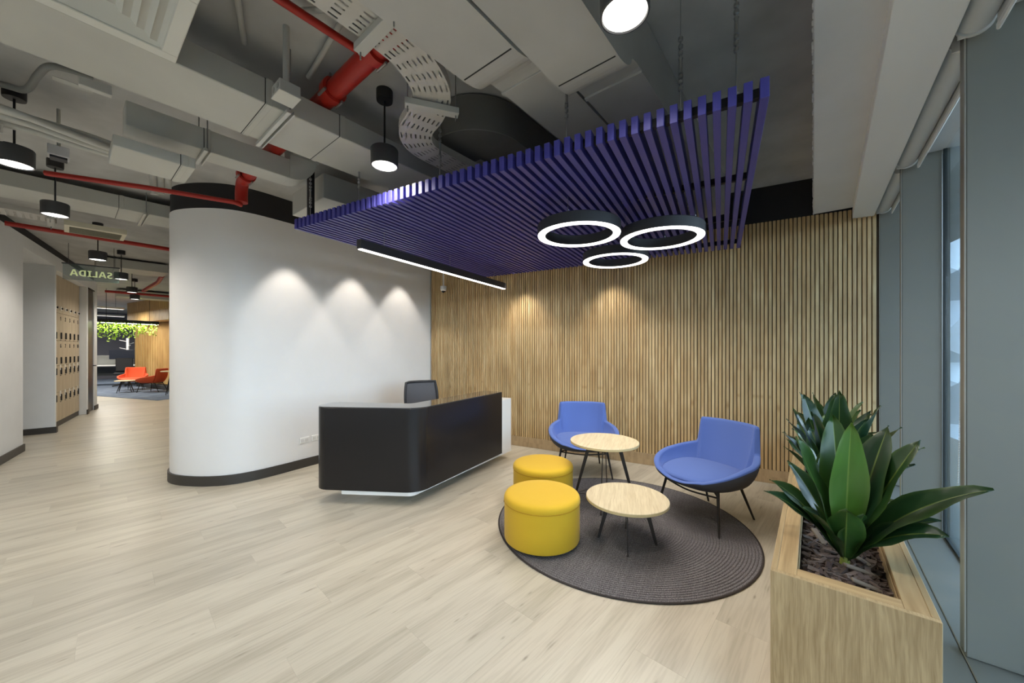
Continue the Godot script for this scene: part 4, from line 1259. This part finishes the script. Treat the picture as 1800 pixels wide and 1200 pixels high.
func planter() -> void:
	var tex := wood_image(1024, 1024, C(188, 164, 124), C(146, 121, 84), 0.65, 0.4, 91, 0, 0.1)
	var side := wood_mat(tex, Color.WHITE, 0.5)
	var rim := wood_mat(tex, C(255, 250, 244), 0.45)
	var o := thing("wooden_planter", "long oak planter box along the windows", "planter", FP(0.091, 0, 3.16), -FA)
	var f0 := 1.724
	var f1 := 4.6
	var mid := (f0 + f1) / 2
	var L := f1 - f0
	var z0 := mid - 3.16
	var panel := func(nm: String, c: Vector3, s: Vector3, g: int, off: Vector2, mt: Material) -> void:
		var st := ST()
		box(st, Vector3.ZERO, s, 0.0015, Basis.IDENTITY, 0.95 if g == 1 else 0.3, off, g)
		part(o, nm, st, mt, c)
	panel.call("front_panel", Vector3(0, 0.275, 1.426), Vector3(0.438, 0.55, 0.02), 1, Vector2(0.25, 0.5), side)
	panel.call("rear_panel", Vector3(0, 0.275, -(f1 - 3.16) + 0.01), Vector3(0.438, 0.55, 0.02), 1, Vector2(0.25, 0.5), side)
	for e: float in [-1.0, 1.0]:
		panel.call("side_panel", Vector3(e * 0.2092, 0.275, -z0), Vector3(0.0196, 0.55, L - 0.0405), 2, Vector2(0.3, 0.5), side)
		panel.call("rim_board", Vector3(e * 0.1693, 0.539, -z0), Vector3(0.0598, 0.02, L - 0.041), 2, Vector2(0.5 + e * 0.2, 0.5), rim)
		panel.call("inner_lining", Vector3(e * 0.137, 0.46, -z0), Vector3(0.004, 0.14, L - 0.16), 2, Vector2(0.5, 0.5), side)
		panel.call("end_rim_board", Vector3(0, 0.539, -z0 + e * (L / 2 - 0.0495)), Vector3(0.2785, 0.02, 0.0575), 0, Vector2(0.5, 0.4), rim)
	# bark mulch
	var soil := thing("bark_mulch", "dark brown bark mulch filling the planter", "mulch", FP(0.091, 0.43, 3.16), -FA)
	soil.set_meta("kind", "stuff")
	var st := ST()
	st.set_color(Color(0.04, 0.027, 0.022))
	box(st, Vector3(0, 0.025, -z0), Vector3(0.27, 0.05, L - 0.17), 0.0)
	var r := RandomNumberGenerator.new()
	r.seed = 77
	for k in 1900:
		var z := 1.35 - 2.7 * pow(r.randf(), 1.7)
		var s := Vector3(r.randf_range(0.006, 0.02), r.randf_range(0.003, 0.008), r.randf_range(0.025, 0.075))
		var bas := Basis(Vector3.UP, r.randf() * TAU) * Basis(Vector3.RIGHT, r.randf_range(-0.35, 0.35)) * Basis(Vector3.BACK, r.randf_range(-0.6, 0.6))
		st.set_color(Color(0.045, 0.028, 0.022).lerp(Color(0.15, 0.11, 0.09), pow(r.randf(), 2.5)))
		box(st, Vector3(r.randf_range(-0.115, 0.115), 0.052 + r.randf() * 0.022, z), s, 0.0, bas)
	for k in 5:
		st.set_color(Color(0.15, 0.12, 0.09))
		box(st, Vector3(r.randf_range(-0.09, 0.09), 0.08, 1.25 - 0.12 * k), Vector3(0.026, 0.01, 0.11), 0.003, Basis(Vector3.UP, r.randf() * 2.0) * Basis(Vector3.RIGHT, 0.25))
	var bm := mat(Color.WHITE, 0.8, 0.0, "bark")
	bm.vertex_color_use_as_albedo = true
	part(soil, "chips", st, bm)
	# plants
	var lm := StandardMaterial3D.new()
	lm.vertex_color_use_as_albedo = true
	lm.roughness = 0.3
	lm.cull_mode = BaseMaterial3D.CULL_DISABLED
	lm.backlight_enabled = true
	lm.backlight = Color(0.12, 0.2, 0.04)
	var g := [Color(0.020, 0.054, 0.016), Color(0.032, 0.084, 0.018), Color(0.07, 0.165, 0.024), Color(0.015, 0.042, 0.017)]
	var p1 := thing("leafy_plant", "large broad-leaved green plant at the front of the planter", "plant", FP(0.102, 0.495, 2.087), -FA, "plants in the planter")
	var tips := [[Vector3(0.38, 0.42, 0.05), 0.105, 0.10, 0, 0.5], [Vector3(0.265, 0.25, 0.12), 0.10, 0.09, 3, 0.5], [Vector3(0.215, 0.556, 0.0), 0.115, 0.03, 0, 0.4], [Vector3(0.14, 0.585, -0.1), 0.13, 0.02, 3, 0.15], [Vector3(0.02, 0.60, 0.02), 0.105, 0.0, 2, 0.0], [Vector3(-0.035, 0.61, -0.12), 0.12, 0.0, 1, 0.0], [Vector3(-0.165, 0.52, 0.05), 0.135, 0.02, 1, -0.5], [Vector3(-0.262, 0.29, -0.02), 0.085, 0.09, 0, -0.3], [Vector3(-0.277, 0.258, 0.06), 0.085, 0.09, 3, -0.3], [Vector3(-0.135, 0.243, 0.12), 0.10, 0.05, 0, -0.3], [Vector3(0.0, 0.275, 0.14), 0.10, 0.02, 1, 0.0], [Vector3(0.052, 0.253, 0.09), 0.09, 0.03, 0, 0.3], [Vector3(0.28, 0.24, -0.06), 0.09, 0.09, 3, 0.2], [Vector3(-0.06, 0.42, -0.22), 0.11, 0.05, 3, 0.0], [Vector3(0.17, 0.42, -0.25), 0.11, 0.06, 0, 0.0], [Vector3(-0.2, 0.36, -0.16), 0.1, 0.06, 0, 0.0]]
	for k in tips.size():
		part(p1, "leaf", leaf_mesh(tips[k][0], tips[k][1] * 1.22, tips[k][2], g[tips[k][3]], 100 + k, tips[k][4]), lm)
	part(p1, "stem", tubed([Vector3(0, -0.01, 0), Vector3(0.0, 0.04, 0)], [0.02, 0.012], 10), mat(C(120, 130, 50), 0.6))
	var pl := [[2.72, 0.11, "broad-leaved green plant second from the front of the planter", 0.62], [3.36, 0.08, "broad-leaved green plant third from the front of the planter", 0.64], [4.0, 0.1, "broad-leaved green plant at the far end of the planter, by the wood wall", 0.60]]
	for q in 3:
		var p := thing("leafy_plant", pl[q][2], "plant", FP(pl[q][1], 0.495, pl[q][0]), -FA, "plants in the planter")
		for k in 17:
			var a := k * 2.39996 + q * 1.3
			var el := lerpf(1.35, 0.5, float(k) / 16.0)
			var len: float = pl[q][3] * r.randf_range(0.78, 1.04) * lerpf(1.0, 0.72, float(k) / 16.0)
			var tip := Vector3(cos(a) * cos(el), sin(el), sin(a) * cos(el)) * len
			tip.x = clampf(tip.x, -0.24, 0.3)
			part(p, "leaf", leaf_mesh(tip, r.randf_range(0.11, 0.15), 0.06 * (1.0 - sin(el)) + 0.02, g[[0, 3, 1, 0, 2, 3][k % 6]] if k != 4 else Color(0.16, 0.25, 0.12), 200 + 30 * q + k, r.randf_range(-0.4, 0.4)), lm)
		if q == 0:
			for e in [[Vector3(0.15, 0.62, 0.1), 0.16, 0.03, 3, 0.3], [Vector3(0.225, 0.52, 0.1), 0.13, 0.05, 1, 0.3], [Vector3(-0.2, 0.56, 0.1), 0.12, 0.03, 3, -0.4], [Vector3(0.0, 0.68, 0.06), 0.13, 0.0, 0, 0.0], [Vector3(-0.25, 0.42, 0.06), 0.11, 0.05, 0, -0.3]]:
				part(p, "leaf", leaf_mesh(e[0], e[1], e[2], g[e[3]], 400 + int(e[1] * 1000), e[4]), lm)
		part(p, "stem", tubed([Vector3(0, -0.01, 0), Vector3(0.0, 0.04, 0)], [0.02, 0.012], 10), mat(C(120, 130, 50), 0.6))

# ------------------------------------------------------------------ corridor on the left
func corridor() -> void:
	var paint := noise_mat(C(226, 227, 226), C(221, 222, 221), 0.6, 0.02, 2.0, 0.0, 4)
	var basem := mat(C(58, 54, 49), 0.5)
	var black := mat(C(40, 40, 42), 0.7)
	var o := struct("wall_left", "white corridor wall with an opening, lockers and a door", LP(0, 0, 0), LW)
	part(o, "near_wall", bx(Vector3(9.3, 2.96, 0.2), 0.004, Vector3(-4.65, 1.48, -0.1)), paint)
	part(o, "opening_header", bx(Vector3(1.47, 0.17, 0.45), 0.002, Vector3(0.735, 2.875, -0.225)), paint)
	part(o, "end_pier", bx(Vector3(0.06, 2.96, 1.6), 0.004, Vector3(1.5, 1.48, -0.8)), paint)
	part(o, "opening_back", bx(Vector3(2.2, 2.96, 0.1), 0.0, Vector3(0.6, 1.48, -1.65)), paint)
	part(o, "opening_side", bx(Vector3(0.1, 2.96, 1.6), 0.0, Vector3(-0.5, 1.48, -0.9)), paint)
	part(o, "opening_ceiling", bx(Vector3(2.1, 0.1, 1.5), 0.0, Vector3(0.55, 2.9, -0.95)), paint)
	part(o, "locker_header", bx(Vector3(3.22, 0.23, 0.2), 0.002, Vector3(3.14, 2.845, -0.1)), paint)
	part(o, "pier", bx(Vector3(0.12, 2.73, 0.25), 0.004, Vector3(3.78, 1.365, -0.125)), paint)
	part(o, "pier", bx(Vector3(0.3, 2.73, 0.25), 0.004, Vector3(4.6, 1.365, -0.125)), paint)
	part(o, "rear_fill", bx(Vector3(3.2, 2.96, 0.1), 0.0, Vector3(3.1, 1.48, -0.76)), paint)
	part(o, "upper_wall", bx(Vector3(14.0, SLAB - 2.96, 0.15), 0.0, Vector3(-2.3, (SLAB + 2.96) / 2, -0.12)), mat(C(44, 43, 45), 0.8))
	part(o, "office_return", bx(Vector3(0.15, SLAB, 6.0), 0.0, Vector3(4.62, SLAB / 2, -3.26)), paint)
	var bb := struct("baseboard_left", "dark brown baseboard along the corridor wall", LP(0, 0, 0), LW)
	for e in [[-4.65, 0.008, 9.33, 0.016], [1.5, 0.008, 0.09, 0.016], [3.78, 0.008, 0.15, 0.016], [4.6, 0.008, 0.33, 0.016]]:
		part(bb, "board", bx(Vector3(e[2], 0.1, e[3]), 0.002, Vector3(e[0], 0.05, e[1])), basem)
	part(bb, "board", bx(Vector3(0.016, 0.1, 1.6), 0.002, Vector3(1.462, 0.05, -0.79)), basem)
	part(bb, "board", bx(Vector3(0.016, 0.1, 0.2), 0.002, Vector3(0.008, 0.05, -0.1)), basem)
	part(bb, "board", bx(Vector3(0.016, 0.1, 0.3), 0.002, Vector3(4.758, 0.05, -0.13)), basem)
	# lockers
	var ltex := wood_image(256, 512, C(200, 184, 156), C(176, 158, 128), 0.6, 0.3, 121, 2)
	var lm := wood_mat(ltex, Color.WHITE, 0.5)
	var rows := [0.1, 0.62, 1.1, 1.55, 2.05, 2.725]
	var lk := thing("locker_bank", "bank of beige wood lockers set into the corridor wall", "lockers", LP(2.625, 0, -0.1), LW)
	part(lk, "carcass", bx(Vector3(2.16, 2.62, 0.4), 0.0, Vector3(0, 1.415, -0.222)), mat(C(110, 94, 74), 0.7))
	part(lk, "plinth", bx(Vector3(2.16, 0.1, 0.38), 0.0, Vector3(0, 0.05, -0.2)), basem)
	var num := 0
	for i in 5:
		for j in 7:
			var w := 0.307
			var h: float = rows[i + 1] - rows[i] - 0.006
			var st := ST()
			box(st, Vector3.ZERO, Vector3(w - 0.006, h, 0.018), 0.0015, Basis.IDENTITY, 0.8, Vector2(0.3 + 0.06 * ((i * 3 + j) % 6), 0.5), 1)
			var x := -0.921 + w * j
			var dr := part(lk, "door", st, lm, Vector3(x, rows[i] + h / 2, -0.012))
			var hy: float = -h / 2 + 0.09 if i >= 2 else h / 2 - 0.1
			if i == 4:
				part(dr, "lock_plate", bx(Vector3(0.09, 0.07, 0.01), 0.002, Vector3(0.02, -h / 2 + 0.09, 0.013)), mat(C(225, 220, 208), 0.4))
				part(dr, "lock_knob", lathed([Vector2(0, 0.02), Vector2(0.016, 0.02), Vector2(0.018, 0.0), Vector2(0, 0)], 14), black, Vector3(0.05, -h / 2 + 0.09, 0.014), Basis(Vector3.RIGHT, PI / 2))
			else:
				part(dr, "handle", bx(Vector3(0.022, 0.12, 0.02), 0.004, Vector3(0.02, hy, 0.018)), black)
				part(dr, "card_slot", bx(Vector3(0.075, 0.012, 0.004), 0.001, Vector3(0.02, hy - 0.08, 0.01)), black)
				if i < 2:
					part(dr, "lock_plate", bx(Vector3(0.08, 0.1, 0.006), 0.002, Vector3(-0.005, hy + 0.07, 0.011)), mat(C(225, 220, 208), 0.4))
				elif j > 1:
					var tm := text_mesh(str(j - 1 + (5 if i == 2 else 0)), 0.075, 0.003)
					part(dr, "number", tm, black, Vector3(0.02, h / 2 - 0.09, 0.011))
	# dark door
	var d := struct("door_1", "dark grey corridor door", LP(4.145, 0, -0.04), LW)
	part(d, "leaf", bx(Vector3(0.6, 2.7, 0.045), 0.003, Vector3(0, 1.36, 0)), mat(C(62, 61, 65), 0.35))
	part(d, "frame", bx(Vector3(0.6, 0.02, 0.1), 0.002, Vector3(0, 2.72, 0)), black)
	part(d, "door_handle", tubed([Vector3(0.28, 1.02, 0.02), Vector3(0.28, 1.02, 0.07), Vector3(0.16, 1.02, 0.075)], 0.01, 8), black)
	part(d, "backing", bx(Vector3(0.6, 2.72, 0.02), 0.0, Vector3(0, 1.36, -0.06)), black)
	# exit sign, seen from behind
	var s := thing("exit_sign", "clear hanging exit sign with green letters seen from behind", "sign", W(-9.02, 2.5, 1.84), LW + PI / 2)
	var gl := StandardMaterial3D.new()
	gl.albedo_color = Color(0.5, 0.62, 0.62, 0.3)
	gl.transparency = BaseMaterial3D.TRANSPARENCY_ALPHA
	gl.roughness = 0.05
	part(s, "clear_plate", bx(Vector3(0.62, 0.25, 0.008), 0.001, Vector3(0, 0.14, 0)), gl)
	part(s, "lettering", text_mesh("SALIDA", 0.1, 0.004), glow(Color(0.8, 0.84, 0.62), 0.4), Vector3(0, 0.13, -0.008))
	part(s, "top_rail", bx(Vector3(0.64, 0.02, 0.025), 0.002, Vector3(0, 0.272, 0)), mat(C(70, 74, 78), 0.4))
	for e: float in [-0.25, 0.25]: part(s, "hanging_rod", tubed([Vector3(e, 0.28, 0), Vector3(e, SLAB - 2.5, 0)], 0.004, 6), mat(C(90, 90, 90), 0.4))

# ------------------------------------------------------------------ far office
func far_office() -> void:
	var slot := Basis.IDENTITY
	var cp := thing("office_carpet", "blue grey carpet of the far office", "carpet", W(-18, 0, 4))
	var cm := noise_mat(C(120, 134, 152), C(84, 98, 120), 0.95, 0.03, 2.5, 0.0, 131)
	part(cp, "pile", prismed([Vector2(4.75, -0.1), Vector2(4.65, 0.2), Vector2(2.6, 0.98), Vector2(-1.2, 0.98), Vector2(-1.3, 3.4), Vector2(-6.9, 3.4), Vector2(-6.9, -4.0), Vector2(1.0, -4.0), Vector2(2.0, -0.6)], 0.0, 0.008), cm)
	# oak panelled wall with a bulkhead
	var o := struct("wall_oak", "oak clad wall in the far office")
	var tex := wood_image(256, 512, C(206, 172, 112), C(158, 122, 70), 0.7, 0.4, 141, 0)
	var wm := wood_mat(tex, Color.WHITE, 0.5)
	var a := Vector2(-19.2, 5.02)
	var b := Vector2(-15.4, 5.2)
	var n := 22
	for k in n:
		var p := a.lerp(b, (k + 0.5) / n) + Vector2(0, 0.12 * sin(PI * k / n))
		var st := ST()
		box(st, Vector3(0, 1.6, 0), Vector3(0.168, 2.9, 0.03), 0.003, Basis.IDENTITY, 0.33, Vector2(0.1 + 0.03 * (k % 20), 0.5), 1)
		part(o, "plank", st, wm, W(p.x, 0, p.y), Basis(Vector3.UP, atan2(b.y - a.y, b.x - a.x)))
	part(o, "bulkhead", bx(Vector3(3.8, 0.75, 0.3), 0.003, W(-17.3, 2.72, 4.95)), wm)
	part(o, "skirting", bx(Vector3(3.9, 0.14, 0.04), 0.002, W(-17.3, 0.07, 5.08)), mat(C(54, 56, 60), 0.6))
	part(o, "wall_core", bx(Vector3(3.9, SLAB, 0.1), 0.0, W(-17.3, SLAB / 2, 5.35)), mat(C(180, 180, 176), 0.8))
	# orange armchairs and small table
	var c1 := lounge_chair("orange armchair in the far office, facing out", C(232, 92, 46), C(232, 92, 46), W(-17.4, 0.008, 4.5), deg_to_rad(62), "orange armchairs")
	c1.scale = Vector3.ONE * 0.98
	var c2 := lounge_chair("orange armchair in the far office, seen from its side", C(232, 92, 46), C(232, 92, 46), W(-16.1, 0.008, 4.62), deg_to_rad(-50), "orange armchairs")
	c2.scale = Vector3.ONE * 0.98
	var tm := mat(C(222, 204, 164), 0.5)
	var t := round_table("small wood topped table before the orange armchairs", W(-16.65, 0.008, 4.12), 0.38, 0.25, 0.24, 0.4, tm, tm)
	t.remove_meta("group")
	var t2 := round_table("pale round table half hidden by the curved wall", W(-14.6, 0.008, 4.72), 0.72, 0.35, 0.3, 0.4, tm, tm)
	t2.remove_meta("group")
	# hanging planter lamp with trailing vines
	var h := thing("planter_lamp", "long hanging lamp trough with trailing green vines", "planter lamp", W(-15.0, 2.13, 3.78))
	part(h, "trough", bx(Vector3(0.14, 0.09, 1.3), 0.004, Vector3(0, 0.06, 0)), mat(C(34, 34, 36), 0.5))
	part(h, "diffuser", bx(Vector3(0.1, 0.014, 1.28), 0.002, Vector3(0, 0.005, 0)), glow(Color(1, 0.99, 0.95), 3.4))
	for z: float in [-0.45, 0.45]: part(h, "hanging_rod", tubed([Vector3(0, 0.1, z), Vector3(0, SLAB - 2.13, z)], 0.005, 6), mat(C(30, 30, 30), 0.5))
	var al := AreaLight3D.new()
	al.name = "lamp_light"
	al.area_size = Vector2(0.1, 1.28)
	al.light_energy = 2.4
	al.light_color = Color(1, 0.97, 0.92)
	al.shadow_enabled = true
	h.add_child(al)
	al.transform = Transform3D(Basis.looking_at(Vector3.DOWN, Vector3.FORWARD), Vector3(0, -0.008, 0))
	var vg := mat(C(146, 176, 58), 0.6)
	vg.backlight_enabled = true
	vg.backlight = Color(0.3, 0.42, 0.08)
	vg.cull_mode = BaseMaterial3D.CULL_DISABLED
	var r := RandomNumberGenerator.new()
	r.seed = 151
	for k in 26:
		var z := 0.6 - 1.2 * k / 25.0
		var len := 0.14 + 0.32 * absf(sin(k * 1.7)) * (1.0 if k < 18 else 0.8) + (0.16 if k in [5, 6, 7, 24] else 0.0)
		var st := ST()
		var m := int(len / 0.018)
		for q in m:
			var y := 0.03 - len * q / m
			var c := Vector3(0.09 * (1 if k % 2 == 0 else -1) + r.randf_range(-0.04, 0.04), y, z + r.randf_range(-0.05, 0.05))
			var bas := Basis(Vector3(r.randf_range(-1, 1), r.randf_range(-1, 1), r.randf_range(-1, 1)).normalized(), r.randf() * TAU)
			var s := r.randf_range(0.022, 0.04)
			var ps := [Vector3(-s, 0, 0), Vector3(0, s * 0.25, s * 0.62), Vector3(s, 0, 0), Vector3(0, s * 0.25, -s * 0.62)]
			quad(st, c + bas * ps[0], c + bas * ps[1], c + bas * ps[2], c + bas * ps[3], bas * Vector3.UP)
		part(h, "vine", st, vg)
	# desks with screens
	var gd := mat(C(70, 74, 76), 0.6)
	var dk := thing("office_desk", "white topped office desk with a grey divider in the far office", "desk", W(-20.9, 0.008, 4.75), deg_to_rad(66))
	part(dk, "desk_top", bx(Vector3(1.9, 0.03, 0.8), 0.003, Vector3(0, 0.735, 0)), mat(C(220, 222, 220), 0.5))
	part(dk, "divider_panel", bx(Vector3(1.3, 0.4, 0.04), 0.004, Vector3(-0.05, 0.93, -0.3)), mat(C(150, 152, 150), 0.8))
	for e: float in [-1.0, 1.0]:
		part(dk, "leg_panel", bx(Vector3(0.1, 0.72, 0.7), 0.004, Vector3(e * 0.8, 0.36, 0)), gd)
	part(dk, "modesty_panel", bx(Vector3(1.5, 0.35, 0.03), 0.002, Vector3(0, 0.5, -0.2)), gd)
	for k in 2:
		var mo := thing("monitor", ["dark blue monitor standing over the grey divider", "dark monitor back beside the oak wall in the far office"][k], "monitor", [W(-20.3, 0.76, 4.95), W(-21.4, 0.76, 5.6)][k], deg_to_rad(66), "far office monitors")
		part(mo, "screen", bx(Vector3(0.72, 0.36, 0.03), 0.004, Vector3(0, 0.42, 0)), mat(C(34, 44, 66), 0.4))
		part(mo, "stand", bx(Vector3(0.06, 0.3, 0.04), 0.004, Vector3(0, 0.15, -0.03)), mat(C(30, 32, 36), 0.5))
		part(mo, "base", bx(Vector3(0.26, 0.015, 0.2), 0.003, Vector3(0, 0.008, 0)), mat(C(30, 32, 36), 0.5))
	var oc := thing("task_chair", "black task chair behind the orange armchair", "office chair", W(-19.4, 0.008, 4.75), deg_to_rad(70))
	var bk := mat(C(36, 38, 42), 0.6)
	part(oc, "seat", bx(Vector3(0.5, 0.08, 0.48), 0.03, Vector3(0, 0.47, 0)), bk)
	part(oc, "backrest", bx(Vector3(0.46, 0.5, 0.05), 0.02, Vector3(0, 0.8, -0.24)), bk)
	part(oc, "gas_lift", tubed([Vector3(0, 0.08, 0), Vector3(0, 0.44, 0)], 0.03, 10), bk)
	for k in 5: part(oc, "base_arm", tubed([Vector3(0, 0.09, 0), Vector3(0.32, 0.03, 0).rotated(Vector3.UP, TAU * k / 5)], 0.022, 8), bk)
	var ct := thing("coat_stand", "white tree shaped coat stand against the dark far wall", "coat stand", W(-22.4, 0.008, 5.62))
	part(ct, "pole", tubed([Vector3(0, 0, 0), Vector3(0, 1.86, 0)], 0.05, 10), mat(C(225, 226, 226), 0.5))
	for k in 6: part(ct, "peg", tubed([Vector3(0, 1.15 + 0.11 * k, 0), Vector3(0.26, 1.22 + 0.11 * k, 0).rotated(Vector3.UP, k * 2.1)], 0.012, 6), mat(C(225, 226, 226), 0.5))
	part(ct, "foot_plate", lathed([Vector2(0, 0), Vector2(0.2, 0), Vector2(0.2, 0.02), Vector2(0, 0.02)], 20), mat(C(225, 226, 226), 0.5))
	# ceiling strip lamps lighting the far office
	for k in 3:
		var l := thing("strip_lamp", ["white strip lamp over the far desks", "white strip lamp over the orange armchairs", "white strip lamp at the open side of the far office"][k], "lamp", [W(-21.5, 2.72, 4.6), W(-17.5, 2.72, 3.6), W(-17.5, 2.72, 1.4)][k], 0.0, "far office strip lamps")
		part(l, "housing", bx(Vector3(0.12, 0.06, 1.4), 0.003, Vector3(0, 0.035, 0)), mat(C(210, 210, 208), 0.5))
		part(l, "diffuser", bx(Vector3(0.1, 0.01, 1.36), 0.001, Vector3(0, 0.0, 0)), glow(Color(1, 0.99, 0.96), 1.1))
		for z: float in [-0.5, 0.5]: part(l, "hanging_rod", tubed([Vector3(0, 0.06, z), Vector3(0, SLAB - 2.72, z)], 0.004, 6), mat(C(60, 60, 60), 0.5))
		var e := AreaLight3D.new()
		e.name = "lamp_light"
		e.area_size = Vector2(0.1, 1.36)
		e.light_energy = 9.0
		e.light_color = Color(1, 0.97, 0.92)
		e.shadow_enabled = true
		l.add_child(e)
		e.transform = Transform3D(Basis.looking_at(Vector3.DOWN, Vector3.FORWARD), Vector3(0, -0.01, 0))
